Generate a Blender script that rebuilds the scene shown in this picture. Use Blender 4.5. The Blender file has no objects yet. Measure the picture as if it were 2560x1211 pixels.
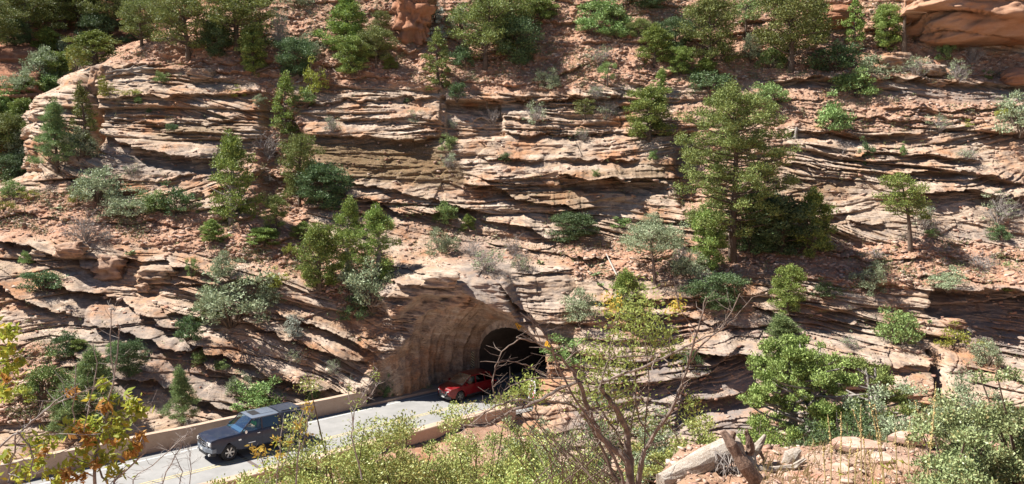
import bpy, bmesh, math, random
import numpy as np
from mathutils import Vector, Matrix
PI = math.pi
SC = bpy.context.scene
COL = SC.collection

# ---------------------------------------------------------------- camera, sky, sun, exposure
CAM_Z, PITCH, FPX = 14.4, math.radians(5.0), 1971.0
cam_d = bpy.data.cameras.new('camera'); cam = bpy.data.objects.new('camera', cam_d); COL.objects.link(cam)
cam.location = (0, 0, CAM_Z); cam.rotation_euler = (math.radians(90) - PITCH, 0, 0)
cam_d.sensor_width = 36; cam_d.lens = 36 * FPX / 2560; cam_d.clip_end = 800; cam_d.clip_start = 0.1
SC.camera = cam
SUN = Vector((-0.56, 0.06, 0.80)).normalized()
world = bpy.data.worlds.new('World'); SC.world = world; world.use_nodes = True
wn = world.node_tree.nodes; wl = world.node_tree.links
sky = wn.new('ShaderNodeTexSky'); sky.sky_type = 'NISHITA'; sky.sun_disc = False
sky.sun_elevation = math.asin(SUN.z); sky.sun_rotation = math.atan2(SUN.x, SUN.y); sky.altitude = 2000; sky.dust_density = 0.2; sky.air_density = 0.8
wn['Background'].inputs['Strength'].default_value = 0.05
wl.new(sky.outputs[0], wn['Background'].inputs[0])
sl = bpy.data.lights.new('sun', 'SUN'); sl.energy = 5.0; sl.angle = math.radians(0.5); sl.color = (1, 0.955, 0.89)
so = bpy.data.objects.new('sun', sl); COL.objects.link(so); so.location = (-40, 0, 80)
so.rotation_euler = SUN.to_track_quat('Z', 'Y').to_euler()
SC.view_settings.view_transform = 'Standard'; SC.view_settings.look = 'None'
SC.view_settings.gamma = 1.0; SC.view_settings.exposure = 1.08
SC.cycles.max_bounces = 6; SC.cycles.diffuse_bounces = 1; SC.cycles.transparent_max_bounces = 6
SC.cycles.sample_clamp_indirect = 6

# ---------------------------------------------------------------- geometry of the view (photo pixels -> world points)
CP, SP = math.cos(PITCH), math.sin(PITCH)
def ray(u, v):
    a = (np.asarray(u, float) - 1280) / FPX; b = (np.asarray(v, float) - 605.5) / FPX
    return a, CP - b * SP, -SP - b * CP
def at_y(u, v, Y):
    a, dy, dz = ray(u, v); t = Y / dy
    return a * t, Y + 0 * t, CAM_Z + dz * t
def at_z(u, v, z):
    a, dy, dz = ray(u, v); t = (z - CAM_Z) / dz
    return Vector((float(a * t), float(dy * t), z))
def P(u, v, Y):
    x, y, z = at_y(u, v, Y); return Vector((float(x), float(Y), float(z)))

# ---------------------------------------------------------------- noise
def _hash(ix, iy, iz, seed):
    h = (ix * 374761393 + iy * 668265263 + iz * 2147483647 + seed * 1274126177) & 0xffffffff
    h = ((h ^ (h >> 13)) * 1274126177) & 0xffffffff
    h = ((h ^ (h >> 16)) * 2246822519) & 0xffffffff
    return ((h ^ (h >> 15)) & 0xffffff) / 16777215.0
def vnoise2(x, y, seed=0):
    xi = np.floor(x).astype(np.int64); yi = np.floor(y).astype(np.int64)
    fx = x - xi; fy = y - yi; fx = fx * fx * (3 - 2 * fx); fy = fy * fy * (3 - 2 * fy)
    a = _hash(xi, yi, 0, seed); b = _hash(xi + 1, yi, 0, seed); c = _hash(xi, yi + 1, 0, seed); d = _hash(xi + 1, yi + 1, 0, seed)
    return (a + (b - a) * fx) * (1 - fy) + (c + (d - c) * fx) * fy
def fbm2(x, y, oct=4, seed=0, gain=0.5):
    s = 0; a = 1; n = 0
    for o in range(oct):
        s = s + a * vnoise2(x * 2 ** o + o * 17.7, y * 2 ** o - o * 9.1, seed + o); n += a; a *= gain
    return s / n
def cell2(x, y, seed=0):
    """distance to nearest and second nearest jittered point, and the nearest cell's random value"""
    xi = np.floor(x).astype(np.int64); yi = np.floor(y).astype(np.int64)
    d1 = np.full(x.shape, 9.0); d2 = np.full(x.shape, 9.0); r = np.zeros(x.shape)
    for i in (-1, 0, 1):
        for j in (-1, 0, 1):
            cx = xi + i; cy = yi + j
            px = cx + _hash(cx, cy, 1, seed); py = cy + _hash(cx, cy, 2, seed)
            d = np.hypot(px - x, py - y); m = d < d1
            d2 = np.where(m, d1, np.minimum(d2, d)); d1 = np.where(m, d, d1)
            r = np.where(m, _hash(cx, cy, 3, seed), r)
    return d1, d2, r
def sstep(a, b, x):
    t = np.clip((x - a) / (b - a), 0, 1); return t * t * (3 - 2 * t)

# ---------------------------------------------------------------- mesh helpers
def np_mesh(name, V, F, mat=None, attrs=None, smooth=False):
    me = bpy.data.meshes.new(name)
    V = np.asarray(V, np.float32); F = np.asarray(F, np.int32); k = F.shape[1]
    me.vertices.add(len(V)); me.vertices.foreach_set('co', V.ravel())
    me.loops.add(F.size); me.loops.foreach_set('vertex_index', F.ravel())
    me.polygons.add(len(F)); me.polygons.foreach_set('loop_start', np.arange(0, F.size, k, dtype=np.int32))
    if smooth: me.polygons.foreach_set('use_smooth', np.ones(len(F), bool))
    if attrs:
        for n, a in attrs.items():
            at = me.attributes.new(n, 'FLOAT', 'POINT'); at.data.foreach_set('value', np.asarray(a, np.float32).ravel())
    me.update(calc_edges=True)
    if mat: me.materials.append(mat)
    return me
def link(name, me, parent=None, loc=(0, 0, 0)):
    o = bpy.data.objects.new(name, me); COL.objects.link(o); o.location = loc
    if parent: o.parent = parent
    return o
def empty(name, loc=(0, 0, 0), rz=0, label=None, cat=None, group=None):
    o = bpy.data.objects.new(name, None); COL.objects.link(o); o.location = loc; o.rotation_euler = (0, 0, rz)
    o.empty_display_size = 0.2
    if label: tag(o, label, cat, group)
    return o
def tag(o, label=None, cat=None, group=None, kind=None):
    if label: o['label'] = label
    if cat: o['category'] = cat
    if group: o['group'] = group
    if kind: o['kind'] = kind
    return o
class MB:
    """collects plain geometry and links it as one mesh"""
    def __init__(s): s.v = []; s.f = []
    def add(s, V, F):
        n = len(s.v); s.v += [tuple(p) for p in V]; s.f += [tuple(i + n for i in f) for f in F]; return s
    def box(s, c, d, rz=0, M=None):
        c = Vector(c); x, y, z = d[0] / 2, d[1] / 2, d[2] / 2
        R = M if M is not None else Matrix.Rotation(rz, 3, 'Z')
        V = [c + R @ Vector(p) for p in ((-x, -y, -z), (x, -y, -z), (x, y, -z), (-x, y, -z), (-x, -y, z), (x, -y, z), (x, y, z), (-x, y, z))]
        return s.add(V, [(0, 3, 2, 1), (4, 5, 6, 7), (0, 1, 5, 4), (1, 2, 6, 5), (2, 3, 7, 6), (3, 0, 4, 7)])
    def tube(s, pts, rad, n=8, cap=True):
        pts = [Vector(p) for p in pts]; rad = rad if hasattr(rad, '__len__') else [rad] * len(pts)
        ref = None; V = []; F = []
        for i, p in enumerate(pts):
            d = (pts[min(i + 1, len(pts) - 1)] - pts[max(i - 1, 0)])
            d = d.normalized() if d.length > 1e-9 else Vector((0, 0, 1))
            if ref is None: ref = d.orthogonal().normalized()
            ref = (ref - d * ref.dot(d)); ref = ref.normalized() if ref.length > 1e-6 else d.orthogonal().normalized()
            b = d.cross(ref)
            for k in range(n):
                a = 2 * PI * k / n; V.append(p + (ref * math.cos(a) + b * math.sin(a)) * rad[i])
        for i in range(len(pts) - 1):
            for k in range(n):
                k2 = (k + 1) % n; F.append((i * n + k, i * n + k2, (i + 1) * n + k2, (i + 1) * n + k))
        if cap: F.append(tuple(range(n - 1, -1, -1))); F.append(tuple((len(pts) - 1) * n + k for k in range(n)))
        return s.add(V, F)
    def prism(s, poly, axis, a, b):
        """poly of 2-D points extruded from a to b along axis ('x','y','z')"""
        def mk(p, t):
            return {'x': (t, p[0], p[1]), 'y': (p[0], t, p[1]), 'z': (p[0], p[1], t)}[axis]
        n = len(poly); V = [mk(p, a) for p in poly] + [mk(p, b) for p in poly]
        return s.add(V, [tuple(range(n)), tuple(range(2 * n - 1, n - 1, -1))] + [(i, i + n, (i + 1) % n + n, (i + 1) % n) for i in range(n)])
    def mesh(s, name, mat, smooth=False, bevel=0):
        bm = bmesh.new(); vs = [bm.verts.new(p) for p in s.v]
        for f in s.f:
            try: bm.faces.new([vs[i] for i in f])
            except ValueError: pass
        bmesh.ops.recalc_face_normals(bm, faces=bm.faces)
        if bevel: bmesh.ops.bevel(bm, geom=[e for e in bm.edges if e.is_manifold and e.calc_face_angle(0) > 0.5], offset=bevel, segments=2, affect='EDGES', clamp_overlap=True)
        if smooth is True:
            for f in bm.faces: f.smooth = True
        me = bpy.data.meshes.new(name); bm.to_mesh(me); bm.free()
        if smooth == 'auto': me.shade_smooth(); me.set_sharp_from_angle(angle=math.radians(38))
        if mat: me.materials.append(mat)
        return me
    def build(s, name, mat, parent=None, smooth=False, bevel=0, loc=(0, 0, 0)):
        return link(name, s.mesh(name, mat, smooth, bevel), parent, loc)

# ---------------------------------------------------------------- materials
def nt(name):
    m = bpy.data.materials.new(name); m.use_nodes = True; t = m.node_tree; t.nodes.clear()
    out = t.nodes.new('ShaderNodeOutputMaterial'); return m, t, out
def mix(t, fac, a, b, mode='MIX'):
    n = t.nodes.new('ShaderNodeMix'); n.data_type = 'RGBA'; n.blend_type = mode; n.clamp_result = True
    for i, x in ((0, fac), (6, a), (7, b)):
        if isinstance(x, (int, float)): n.inputs[i].default_value = x
        elif isinstance(x, tuple): n.inputs[i].default_value = (x + (1,))[:4]
        else: t.links.new(x, n.inputs[i])
    return n.outputs[2]
def noise(t, vec, scale, detail=4, rough=0.55, dist=0):
    n = t.nodes.new('ShaderNodeTexNoise'); n.inputs['Scale'].default_value = scale; n.inputs['Detail'].default_value = detail
    n.inputs['Roughness'].default_value = rough; n.inputs['Distortion'].default_value = dist
    if vec is not None: t.links.new(vec, n.inputs['Vector'])
    return n.outputs['Fac']
def rng(t, x, a, b, c=0.0, d=1.0):
    n = t.nodes.new('ShaderNodeMapRange'); n.inputs[1].default_value = a; n.inputs[2].default_value = b
    n.inputs[3].default_value = c; n.inputs[4].default_value = d; t.links.new(x, n.inputs[0]); return n.outputs[0]
def mth(t, op, a, b=None):
    n = t.nodes.new('ShaderNodeMath'); n.operation = op
    for i, x in enumerate((a, b)):
        if x is None: continue
        if isinstance(x, (int, float)): n.inputs[i].default_value = x
        else: t.links.new(x, n.inputs[i])
    return n.outputs[0]
def attr(t, n):
    a = t.nodes.new('ShaderNodeAttribute'); a.attribute_name = n; return a.outputs['Fac']
def bsdf(t, out, color, rough=0.8, metal=0, bump=None, bstr=0.3, bdist=0.02, spec=None, coat=0):
    b = t.nodes.new('ShaderNodeBsdfPrincipled')
    if isinstance(color, tuple): b.inputs['Base Color'].default_value = (color + (1,))[:4]
    else: t.links.new(color, b.inputs['Base Color'])
    if isinstance(rough, (int, float)): b.inputs['Roughness'].default_value = rough
    else: t.links.new(rough, b.inputs['Roughness'])
    b.inputs['Metallic'].default_value = metal
    if spec is not None: b.inputs['Specular IOR Level'].default_value = spec
    b.inputs['Coat Weight'].default_value = coat; b.inputs['Coat Roughness'].default_value = 0.05
    if bump is not None:
        bn = t.nodes.new('ShaderNodeBump'); bn.inputs['Strength'].default_value = bstr; bn.inputs['Distance'].default_value = bdist
        t.links.new(bump, bn.inputs['Height']); t.links.new(bn.outputs[0], b.inputs['Normal'])
    t.links.new(b.outputs[0], out.inputs[0]); return b
def simple(name, c, rough=0.7, metal=0, var=0.12, scale=6, bstr=0.15, coat=0, spec=None):
    m, t, out = nt(name); tc = t.nodes.new('ShaderNodeTexCoord').outputs['Object']
    n = noise(t, tc, scale, 4); f = rng(t, n, 0.3, 0.7)
    col = mix(t, f, tuple(x * (1 - var) for x in c), tuple(min(1, x * (1 + var)) for x in c))
    bsdf(t, out, col, rough, metal, n if bstr else None, bstr, 0.01, spec, coat); return m
def leaf_mat(name, c1, c2, c3=None, p3=0.0, trans=0.14, gloss=0.0):
    m, t, out = nt(name); g = t.nodes.new('ShaderNodeNewGeometry'); r = g.outputs['Random Per Island']
    oi = t.nodes.new('ShaderNodeObjectInfo').outputs['Random']
    col = mix(t, r, c1, c2)
    if c3: col = mix(t, mth(t, 'LESS_THAN', r, p3), col, c3)
    hsv = t.nodes.new('ShaderNodeHueSaturation'); t.links.new(col, hsv.inputs['Color'])
    t.links.new(rng(t, oi, 0, 1, 0.487, 0.513), hsv.inputs['Hue']); t.links.new(rng(t, oi, 0, 1, 0.82, 1.18), hsv.inputs['Value'])
    d = t.nodes.new('ShaderNodeBsdfPrincipled'); t.links.new(hsv.outputs[0], d.inputs['Base Color']); d.inputs['Roughness'].default_value = 0.55 - gloss
    d.inputs['Specular IOR Level'].default_value = 0.3
    tr = t.nodes.new('ShaderNodeBsdfTranslucent'); t.links.new(hsv.outputs[0], tr.inputs['Color'])
    mx = t.nodes.new('ShaderNodeMixShader'); mx.inputs[0].default_value = trans
    t.links.new(d.outputs[0], mx.inputs[1]); t.links.new(tr.outputs[0], mx.inputs[2]); t.links.new(mx.outputs[0], out.inputs[0]); return m

def rock_mat(name, red=0.0, ra=(0.30, 0.115, 0.06), rb=(0.44, 0.22, 0.13)):
    m, t, out = nt(name)
    pos = t.nodes.new('ShaderNodeNewGeometry').outputs['Position']; sx = t.nodes.new('ShaderNodeSeparateXYZ'); t.links.new(pos, sx.inputs[0])
    bed = attr(t, 'bed'); soil = attr(t, 'soil'); lich = attr(t, 'lichen'); grey = attr(t, 'grey')
    cv = t.nodes.new('ShaderNodeCombineXYZ')
    t.links.new(mth(t, 'MULTIPLY', sx.outputs[0], 0.22), cv.inputs[0]); t.links.new(mth(t, 'MULTIPLY', bed, 2.6), cv.inputs[1]); t.links.new(mth(t, 'MULTIPLY', sx.outputs[1], 0.3), cv.inputs[2])
    band = noise(t, cv.outputs[0], 1.0, 6, 0.65)
    fine = noise(t, cv.outputs[0], 9.0, 5, 0.8)
    blot = noise(t, pos, 0.35, 5, 0.6); blot2 = noise(t, pos, 1.7, 5, 0.65); grain = noise(t, pos, 9.0, 5, 0.7)
    pale, tan, org = (0.57, 0.46, 0.365), (0.41, 0.285, 0.19), (0.44, 0.235, 0.13)
    c = mix(t, rng(t, band, 0.36, 0.62), tan, pale)
    c = mix(t, rng(t, blot, 0.47, 0.64), c, org)
    c = mix(t, mth(t, 'MULTIPLY', rng(t, fine, 0.50, 0.64), 0.6), c, (0.19, 0.12, 0.08))
    c = mix(t, mth(t, 'MULTIPLY', rng(t, blot2, 0.49, 0.62), 0.7), c, (0.21, 0.16, 0.13))
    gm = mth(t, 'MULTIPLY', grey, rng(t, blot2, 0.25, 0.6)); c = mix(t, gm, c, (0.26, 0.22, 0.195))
    lm = mth(t, 'MULTIPLY', lich, rng(t, grain, 0.28, 0.5)); c = mix(t, lm, c, (0.19, 0.13, 0.07))
    s1 = mix(t, rng(t, blot2, 0.35, 0.65), (0.34, 0.165, 0.10), (0.47, 0.30, 0.205))
    s1 = mix(t, rng(t, grain, 0.5, 0.75), s1, (0.47, 0.34, 0.25)); s1 = mix(t, rng(t, grain, 0.42, 0.3), s1, (0.18, 0.095, 0.06))
    c = mix(t, soil, c, s1)
    if red: c = mix(t, red, c, mix(t, rng(t, blot2, 0.3, 0.7), ra, rb))
    h = mth(t, 'ADD', mth(t, 'MULTIPLY', fine, 0.8), mth(t, 'MULTIPLY', grain, 0.7))
    bsdf(t, out, c, 0.95, 0, h, 0.75, 0.07, spec=0.1); return m
ROCK = rock_mat('sandstone'); RED = rock_mat('red_sandstone', 0.8); ORR = rock_mat('orange_sandstone', 0.35); BLD = rock_mat('boulder_sandstone', .62, (.42, .19, .10), (.56, .30, .18))
BARK = simple('bark', (0.13, 0.095, 0.07), 0.9, scale=14, var=0.4, bstr=0.5)
BARKG = simple('grey_bark', (0.30, 0.265, 0.235), 0.9, scale=14, var=0.35, bstr=0.5)
TWIG = simple('dead_twig', (0.36, 0.32, 0.29), 0.9, scale=20, var=0.3)
TWIGD = simple('dark_twig', (0.17, 0.12, 0.09), 0.9, scale=20, var=0.3)
L_PIN = leaf_mat('pinyon_needles', (0.08, 0.11, 0.03), (0.33, 0.37, 0.11))
L_JUN = leaf_mat('juniper_foliage', (0.09, 0.15, 0.035), (0.38, 0.47, 0.12))
L_DRK = leaf_mat('dark_foliage', (0.04, 0.08, 0.035), (0.19, 0.28, 0.11))
L_SAG = leaf_mat('grey_green_leaves', (0.17, 0.22, 0.12), (0.46, 0.52, 0.32))
L_BRT = leaf_mat('bright_leaves', (0.12, 0.21, 0.06), (0.36, 0.48, 0.17))
L_YEL = leaf_mat('yellow_green_leaves', (0.22, 0.26, 0.05), (0.42, 0.42, 0.07))
L_SIL = leaf_mat('silver_leaves', (0.34, 0.38, 0.30), (0.55, 0.58, 0.50))
L_SOFT = leaf_mat('pine_needles', (0.10, 0.17, 0.06), (0.33, 0.43, 0.17))
# ================================================================ the hillside with the sandstone cliffs
def resample(A, nu, nv):
    """bilinear up-sampling of a small grid"""
    h, w = A.shape; x = np.linspace(0, w - 1, nu); y = np.linspace(0, h - 1, nv)
    xi = np.clip(np.floor(x).astype(int), 0, w - 2); yi = np.clip(np.floor(y).astype(int), 0, h - 2)
    fx = (x - xi)[None, :]; fy = (y - yi)[:, None]
    a = A[yi][:, xi]; b = A[yi][:, xi + 1]; c = A[yi + 1][:, xi]; d = A[yi + 1][:, xi + 1]
    return (a * (1 - fx) + b * fx) * (1 - fy) + (c * (1 - fx) + d * fx) * fy
U0, U1, V0, V1 = -330, 2890, -260, 1260
def blur(A, k):
    if k < 1: return A
    w = np.exp(-np.linspace(-2, 2, 2 * k + 1) ** 2); w /= w.sum()
    for ax in (0, 1):
        B = np.pad(A, [(k, k) if a == ax else (0, 0) for a in (0, 1)], mode='edge'); S = 0
        for i, q in enumerate(w): S = S + q * (B[i:i + A.shape[0]] if ax == 0 else B[:, i:i + A.shape[1]])
        A = S
    return A
def polymask(polys, step=6, soft=3):
    us = np.arange(U0, U1 + step, step); vs = np.arange(V0, V1 + step, step); UU, VV = np.meshgrid(us, vs); M = np.zeros(UU.shape)
    for pl in polys:
        w = 1.0
        if isinstance(pl, tuple): pl, w = pl
        ins = np.zeros(UU.shape, bool); n = len(pl)
        for i in range(n):
            x1, y1 = pl[i]; x2, y2 = pl[(i + 1) % n]
            if y1 == y2: continue
            c = ((y1 > VV) != (y2 > VV)) & (UU < (x2 - x1) * (VV - y1) / (y2 - y1) + x1); ins ^= c
        M = np.maximum(M, np.where(ins, w, 0))
    M = blur(M, soft)
    def f(U, V):
        x = np.clip((U - U0) / step, 0, M.shape[1] - 1.001); y = np.clip((V - V0) / step, 0, M.shape[0] - 1.001)
        xi = x.astype(int); yi = y.astype(int); fx = x - xi; fy = y - yi
        return (M[yi, xi] * (1 - fx) + M[yi, xi + 1] * fx) * (1 - fy) + (M[yi + 1, xi] * (1 - fx) + M[yi + 1, xi + 1] * fx) * fy
    return f
DU = [-330, 0, 300, 600, 900, 1100, 1300, 1500, 1800, 2100, 2400, 2890]
DT = [(-260, [98, 97, 97, 97, 96, 96, 96, 95, 95, 94, 90, 86]),
      (0,   [77, 76, 76, 76, 76, 76, 76, 75.5, 75, 73, 70, 67]),
      (130, [71, 70.3, 69.8, 69.8, 70.3, 70.3, 70.3, 69.8, 68.8, 67.3, 65.8, 63.3]),
      (230, [67.5, 66.2, 66, 66, 66.4, 66.3, 66.2, 65.8, 65, 63.8, 62.6, 60.4]),
      (330, [63.5, 63, 62.9, 62.9, 63.4, 63.4, 63.2, 62.8, 62.0, 60.8, 59.6, 57.6]),
      (430, [60, 60, 60.2, 60.4, 60.8, 60.8, 60.6, 60, 59.4, 58.2, 57.0, 55.0]),
      (510, [57.5, 57.5, 58, 58.4, 59.2, 59.4, 59.2, 58.8, 58, 57, 55.8, 53.6]),
      (600, [53.8, 53.8, 54.4, 55, 56, 57, 57.2, 56.6, 55.6, 54.8, 53.6, 51.5]),
      (700, [51, 51, 51.8, 52.2, 52.0, 50.9, 51.6, 52.2, 51.6, 51, 50.4, 48.6]),
      (780, [48.6, 48.6, 49.6, 50.4, 50.8, 49.9, 50.2, 49.9, 49.8, 49.4, 48.8, 47]),
      (860, [46.6, 46.6, 47.6, 48.8, 49.6, 49.2, 49.3, 48.1, 48.2, 47.8, 47.2, 45.4]),
      (950, [44.6, 44.6, 45.8, 47.2, 48.8, 48.2, 47.4, 46.4, 46.2, 45.8, 45.2, 43.6]),
      (1060, [42.4, 42.4, 43.6, 44.8, 47, 46.2, 45.2, 44.4, 44.2, 43.6, 42.8, 41.4]),
      (1260, [38.5, 38.5, 39.6, 40.5, 42, 42, 41.5, 40.5, 39.8, 39, 38.2, 37])]
_dn = np.array([r[1] for r in DT], float); _dv = np.array([r[0] for r in DT], float)
def depth_fun(U, V):
    u = U[0]; A = np.stack([np.interp(u, DU, row) for row in _dn]); v = V[:, 0]
    R = np.empty((len(v), len(u)))
    k = np.clip(np.searchsorted(_dv, v) - 1, 0, len(_dv) - 2); f = (v - _dv[k]) / (_dv[k + 1] - _dv[k])
    return A[k] * (1 - f[:, None]) + A[k + 1] * f[:, None]
LEFT_V = [-260, 0, 60, 130, 160, 178, 215, 240, 265, 430, 455, 480, 520, 560]
LEFT_U = [640, 600, 480, 290, 240, 212, 165, 118, 90, 92, 30, -80, -250, -900]

soil_f = polymask([
    [(-330, -260), (2890, -260), (2890, -20), (2300, 0), (2280, 110), (2560, 140), (2890, 150), (2890, 215), (2560, 210), (2110, 185), (1900, 205), (1720, 220),
     (1560, 212), (1380, 232), (1100, 222), (800, 212), (650, 205), (420, 170), (250, 155), (150, 150)],
    [(-330, 480), (180, 480), (300, 520), (480, 535), (620, 545), (700, 480), (760, 590), (980, 640), (980, 690), (850, 760), (760, 700), (560, 640), (450, 620), (200, 600), (-330, 575)],
    [(1385, 610), (1700, 600), (1850, 640), (2100, 610), (2300, 600), (2890, 640), (2890, 715), (2350, 705), (2180, 745), (2060, 700), (1900, 690), (1720, 700), (1560, 700), (1450, 700)],
    [(640, 200), (700, 200), (760, 300), (790, 420), (760, 560), (640, 560), (600, 440), (640, 380), (670, 300)],
    ([(-330, 850), (140, 860), (190, 960), (100, 1060), (-330, 1100)], 0.8),
    ([(1900, 215), (2560, 262), (2560, 300), (2200, 330), (1950, 315)], 0.7),
    ([(1690, 230), (1960, 250), (1950, 560), (1700, 560)], 0.55),
    ([(1000, 470), (1060, 530), (1400, 600), (1380, 660), (1000, 650)], 0.35)])
lich_f = polymask([[(770, 350), (1080, 350), (1180, 440), (1150, 470), (900, 450), (790, 400)], ([(1400, 430), (1680, 400), (1670, 450), (1400, 440)], 0.6),
    ([(380, 320), (600, 300), (600, 345), (380, 350)], 0.7), ([(1950, 450), (2150, 430), (2150, 480), (1960, 510)], 0.5), ([(1180, 470), (1450, 470), (1480, 530), (1290, 500)], 0.6)], soft=4)
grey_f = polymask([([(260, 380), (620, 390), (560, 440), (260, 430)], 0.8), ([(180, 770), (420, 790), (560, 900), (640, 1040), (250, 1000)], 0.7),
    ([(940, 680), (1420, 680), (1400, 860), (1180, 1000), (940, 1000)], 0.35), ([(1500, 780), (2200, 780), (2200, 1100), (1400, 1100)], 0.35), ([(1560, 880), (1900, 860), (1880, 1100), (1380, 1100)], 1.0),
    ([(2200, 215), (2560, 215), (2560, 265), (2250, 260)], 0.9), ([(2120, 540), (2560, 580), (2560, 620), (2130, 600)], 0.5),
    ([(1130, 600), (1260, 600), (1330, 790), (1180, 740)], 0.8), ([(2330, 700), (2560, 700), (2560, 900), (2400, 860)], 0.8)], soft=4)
smooth_f = polymask([[(770, 350), (1080, 350), (1180, 440), (1150, 470), (900, 450), (790, 400)], [(250, 392), (540, 410), (520, 490), (260, 480)], [(2130, 500), (2600, 495), (2600, 590), (2130, 600)], [(1180, 345), (1420, 345), (1400, 395), (1190, 395)],
    [(220, 820), (420, 870), (620, 1030), (260, 1040), (210, 900)], [(1100, 620), (1260, 620), (1330, 790), (1000, 790)], [(1480, 470), (1690, 470), (1690, 560), (1500, 560)], [(2230, 215), (2600, 215), (2600, 262), (2260, 262)], [(960, 530), (1080, 560), (1070, 640), (980, 620)], [(0, 690), (90, 700), (200, 810), (0, 800)], [(1440, 340), (1660, 350), (1660, 440), (1440, 430)]], soft=4)
alcove_shade_f = polymask([[(2340, 728), (2700, 722), (2700, 900), (2560, 930), (2470, 830), (2400, 800), (2340, 790)]], soft=3)  # shade of the alcove under its overhang, put into the rock colour
LEDGES = [  # photo-pixel line, overhang in metres, height of its taper in px
    ([(320, 370), (400, 378), (470, 388), (545, 402)], 1.3, 46), ([(228, 322), (300, 350), (345, 374)], .5, 40), ([(250, 247), (400, 243), (560, 236), (650, 232)], .6, 26),
    ([(262, 300), (420, 315), (600, 300)], .35, 22), ([(408, 457), (440, 442), (484, 432)], .5, 22), ([(240, 180), (330, 165), (425, 168)], .5, 16), ([(455, 165), (560, 180), (640, 182)], .5, 14),
    ([(728, 264), (850, 252), (1000, 246), (1105, 240)], .45, 22), ([(760, 290), (900, 300), (1105, 300)], .35, 22), ([(770, 338), (900, 343), (1100, 348), (1108, 352)], .7, 36),
    ([(1110, 252), (1250, 256), (1380, 246), (1560, 238)], .8, 26), ([(1180, 302), (1280, 292), (1380, 302)], .45, 26), ([(1250, 330), (1400, 336), (1560, 330)], .5, 24),
    ([(850, 452), (960, 472), (1090, 500), (1200, 532)], .5, 24), ([(850, 480), (930, 500), (1000, 532), (1100, 534), (1180, 522)], .8, 30),
    ([(1160, 458), (1230, 462), (1290, 500), (1380, 516), (1450, 520)], .9, 34), ([(1395, 442), (1520, 448), (1672, 458)], 1.1, 36), ([(1200, 548), (1340, 572), (1380, 600)], .7, 26),
    ([(1200, 398), (1300, 394), (1360, 400)], .5, 26), ([(1390, 395), (1500, 398), (1600, 405)], .5, 26),
    ([(1960, 330), (2150, 340), (2350, 334)], .5, 26), ([(1950, 402), (2050, 426), (2180, 428)], .5, 26), ([(2110, 386), (2220, 380), (2330, 396), (2450, 402)], .6, 24),
    ([(2230, 432), (2400, 430), (2560, 458)], .7, 28), ([(2260, 494), (2330, 478), (2410, 480), (2500, 492), (2600, 478)], 1.0, 38), ([(2110, 552), (2210, 562)], .5, 20),
    ([(1890, 212), (2110, 190), (2330, 206), (2600, 216)], .9, 24), ([(2200, 272), (2400, 276), (2600, 262)], .4, 14), ([(2050, 292), (2250, 300), (2400, 312)], .35, 18),
    ([(-60, 596), (110, 612), (190, 642), (250, 690)], 1.0, 30), ([(270, 640), (420, 652), (560, 692), (700, 702)], .8, 34), ([(330, 690), (420, 706), (540, 716)], .5, 26),
    ([(-60, 660), (110, 752), (205, 800)], 1.1, 46), ([(80, 690), (250, 742), (400, 800), (475, 826)], 1.1, 40), ([(225, 800), (330, 830), (450, 866), (570, 874)], 1.1, 40),
    ([(380, 760), (480, 790), (560, 800)], .6, 26), ([(470, 836), (620, 904), (780, 964), (945, 980)], 1.0, 38), ([(500, 890), (640, 968), (720, 1010)], .7, 34),
    ([(600, 800), (760, 856), (920, 906)], .8, 34), ([(690, 776), (850, 836), (940, 884)], .7, 32), ([(170, 860), (300, 930), (450, 964), (600, 1024)], .9, 40),
    ([(1880, 770), (2060, 804), (2190, 806)], .6, 24), ([(1540, 790), (1700, 792), (1850, 812)], .45, 22), ([(1730, 868), (1930, 876), (2200, 900)], 1.6, 60),
    ([(1470, 750), (1600, 746), (1760, 760)], .5, 20), ([(2340, 724), (2450, 716), (2700, 722)], 1.4, 60), ([(1250, 700), (1300, 770), (1345, 792), (1420, 806)], .7, 40),
    ([(1395, 636), (1500, 640), (1560, 650)], .5, 20), ([(960, 690), (1050, 700), (1140, 712)], .8, 36), ([(1160, 720), (1230, 760), (1260, 790)], .4, 24),
    ([(-80, 70), (60, 90), (200, 80)], .5, 20), ([(1960, 540), (2100, 548)], .4, 20), ([(2050, 640), (2230, 650), (2300, 640)], .4, 14), ([(2180, 905), (2300, 900), (2330, 930)], .5, 30)]
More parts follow.
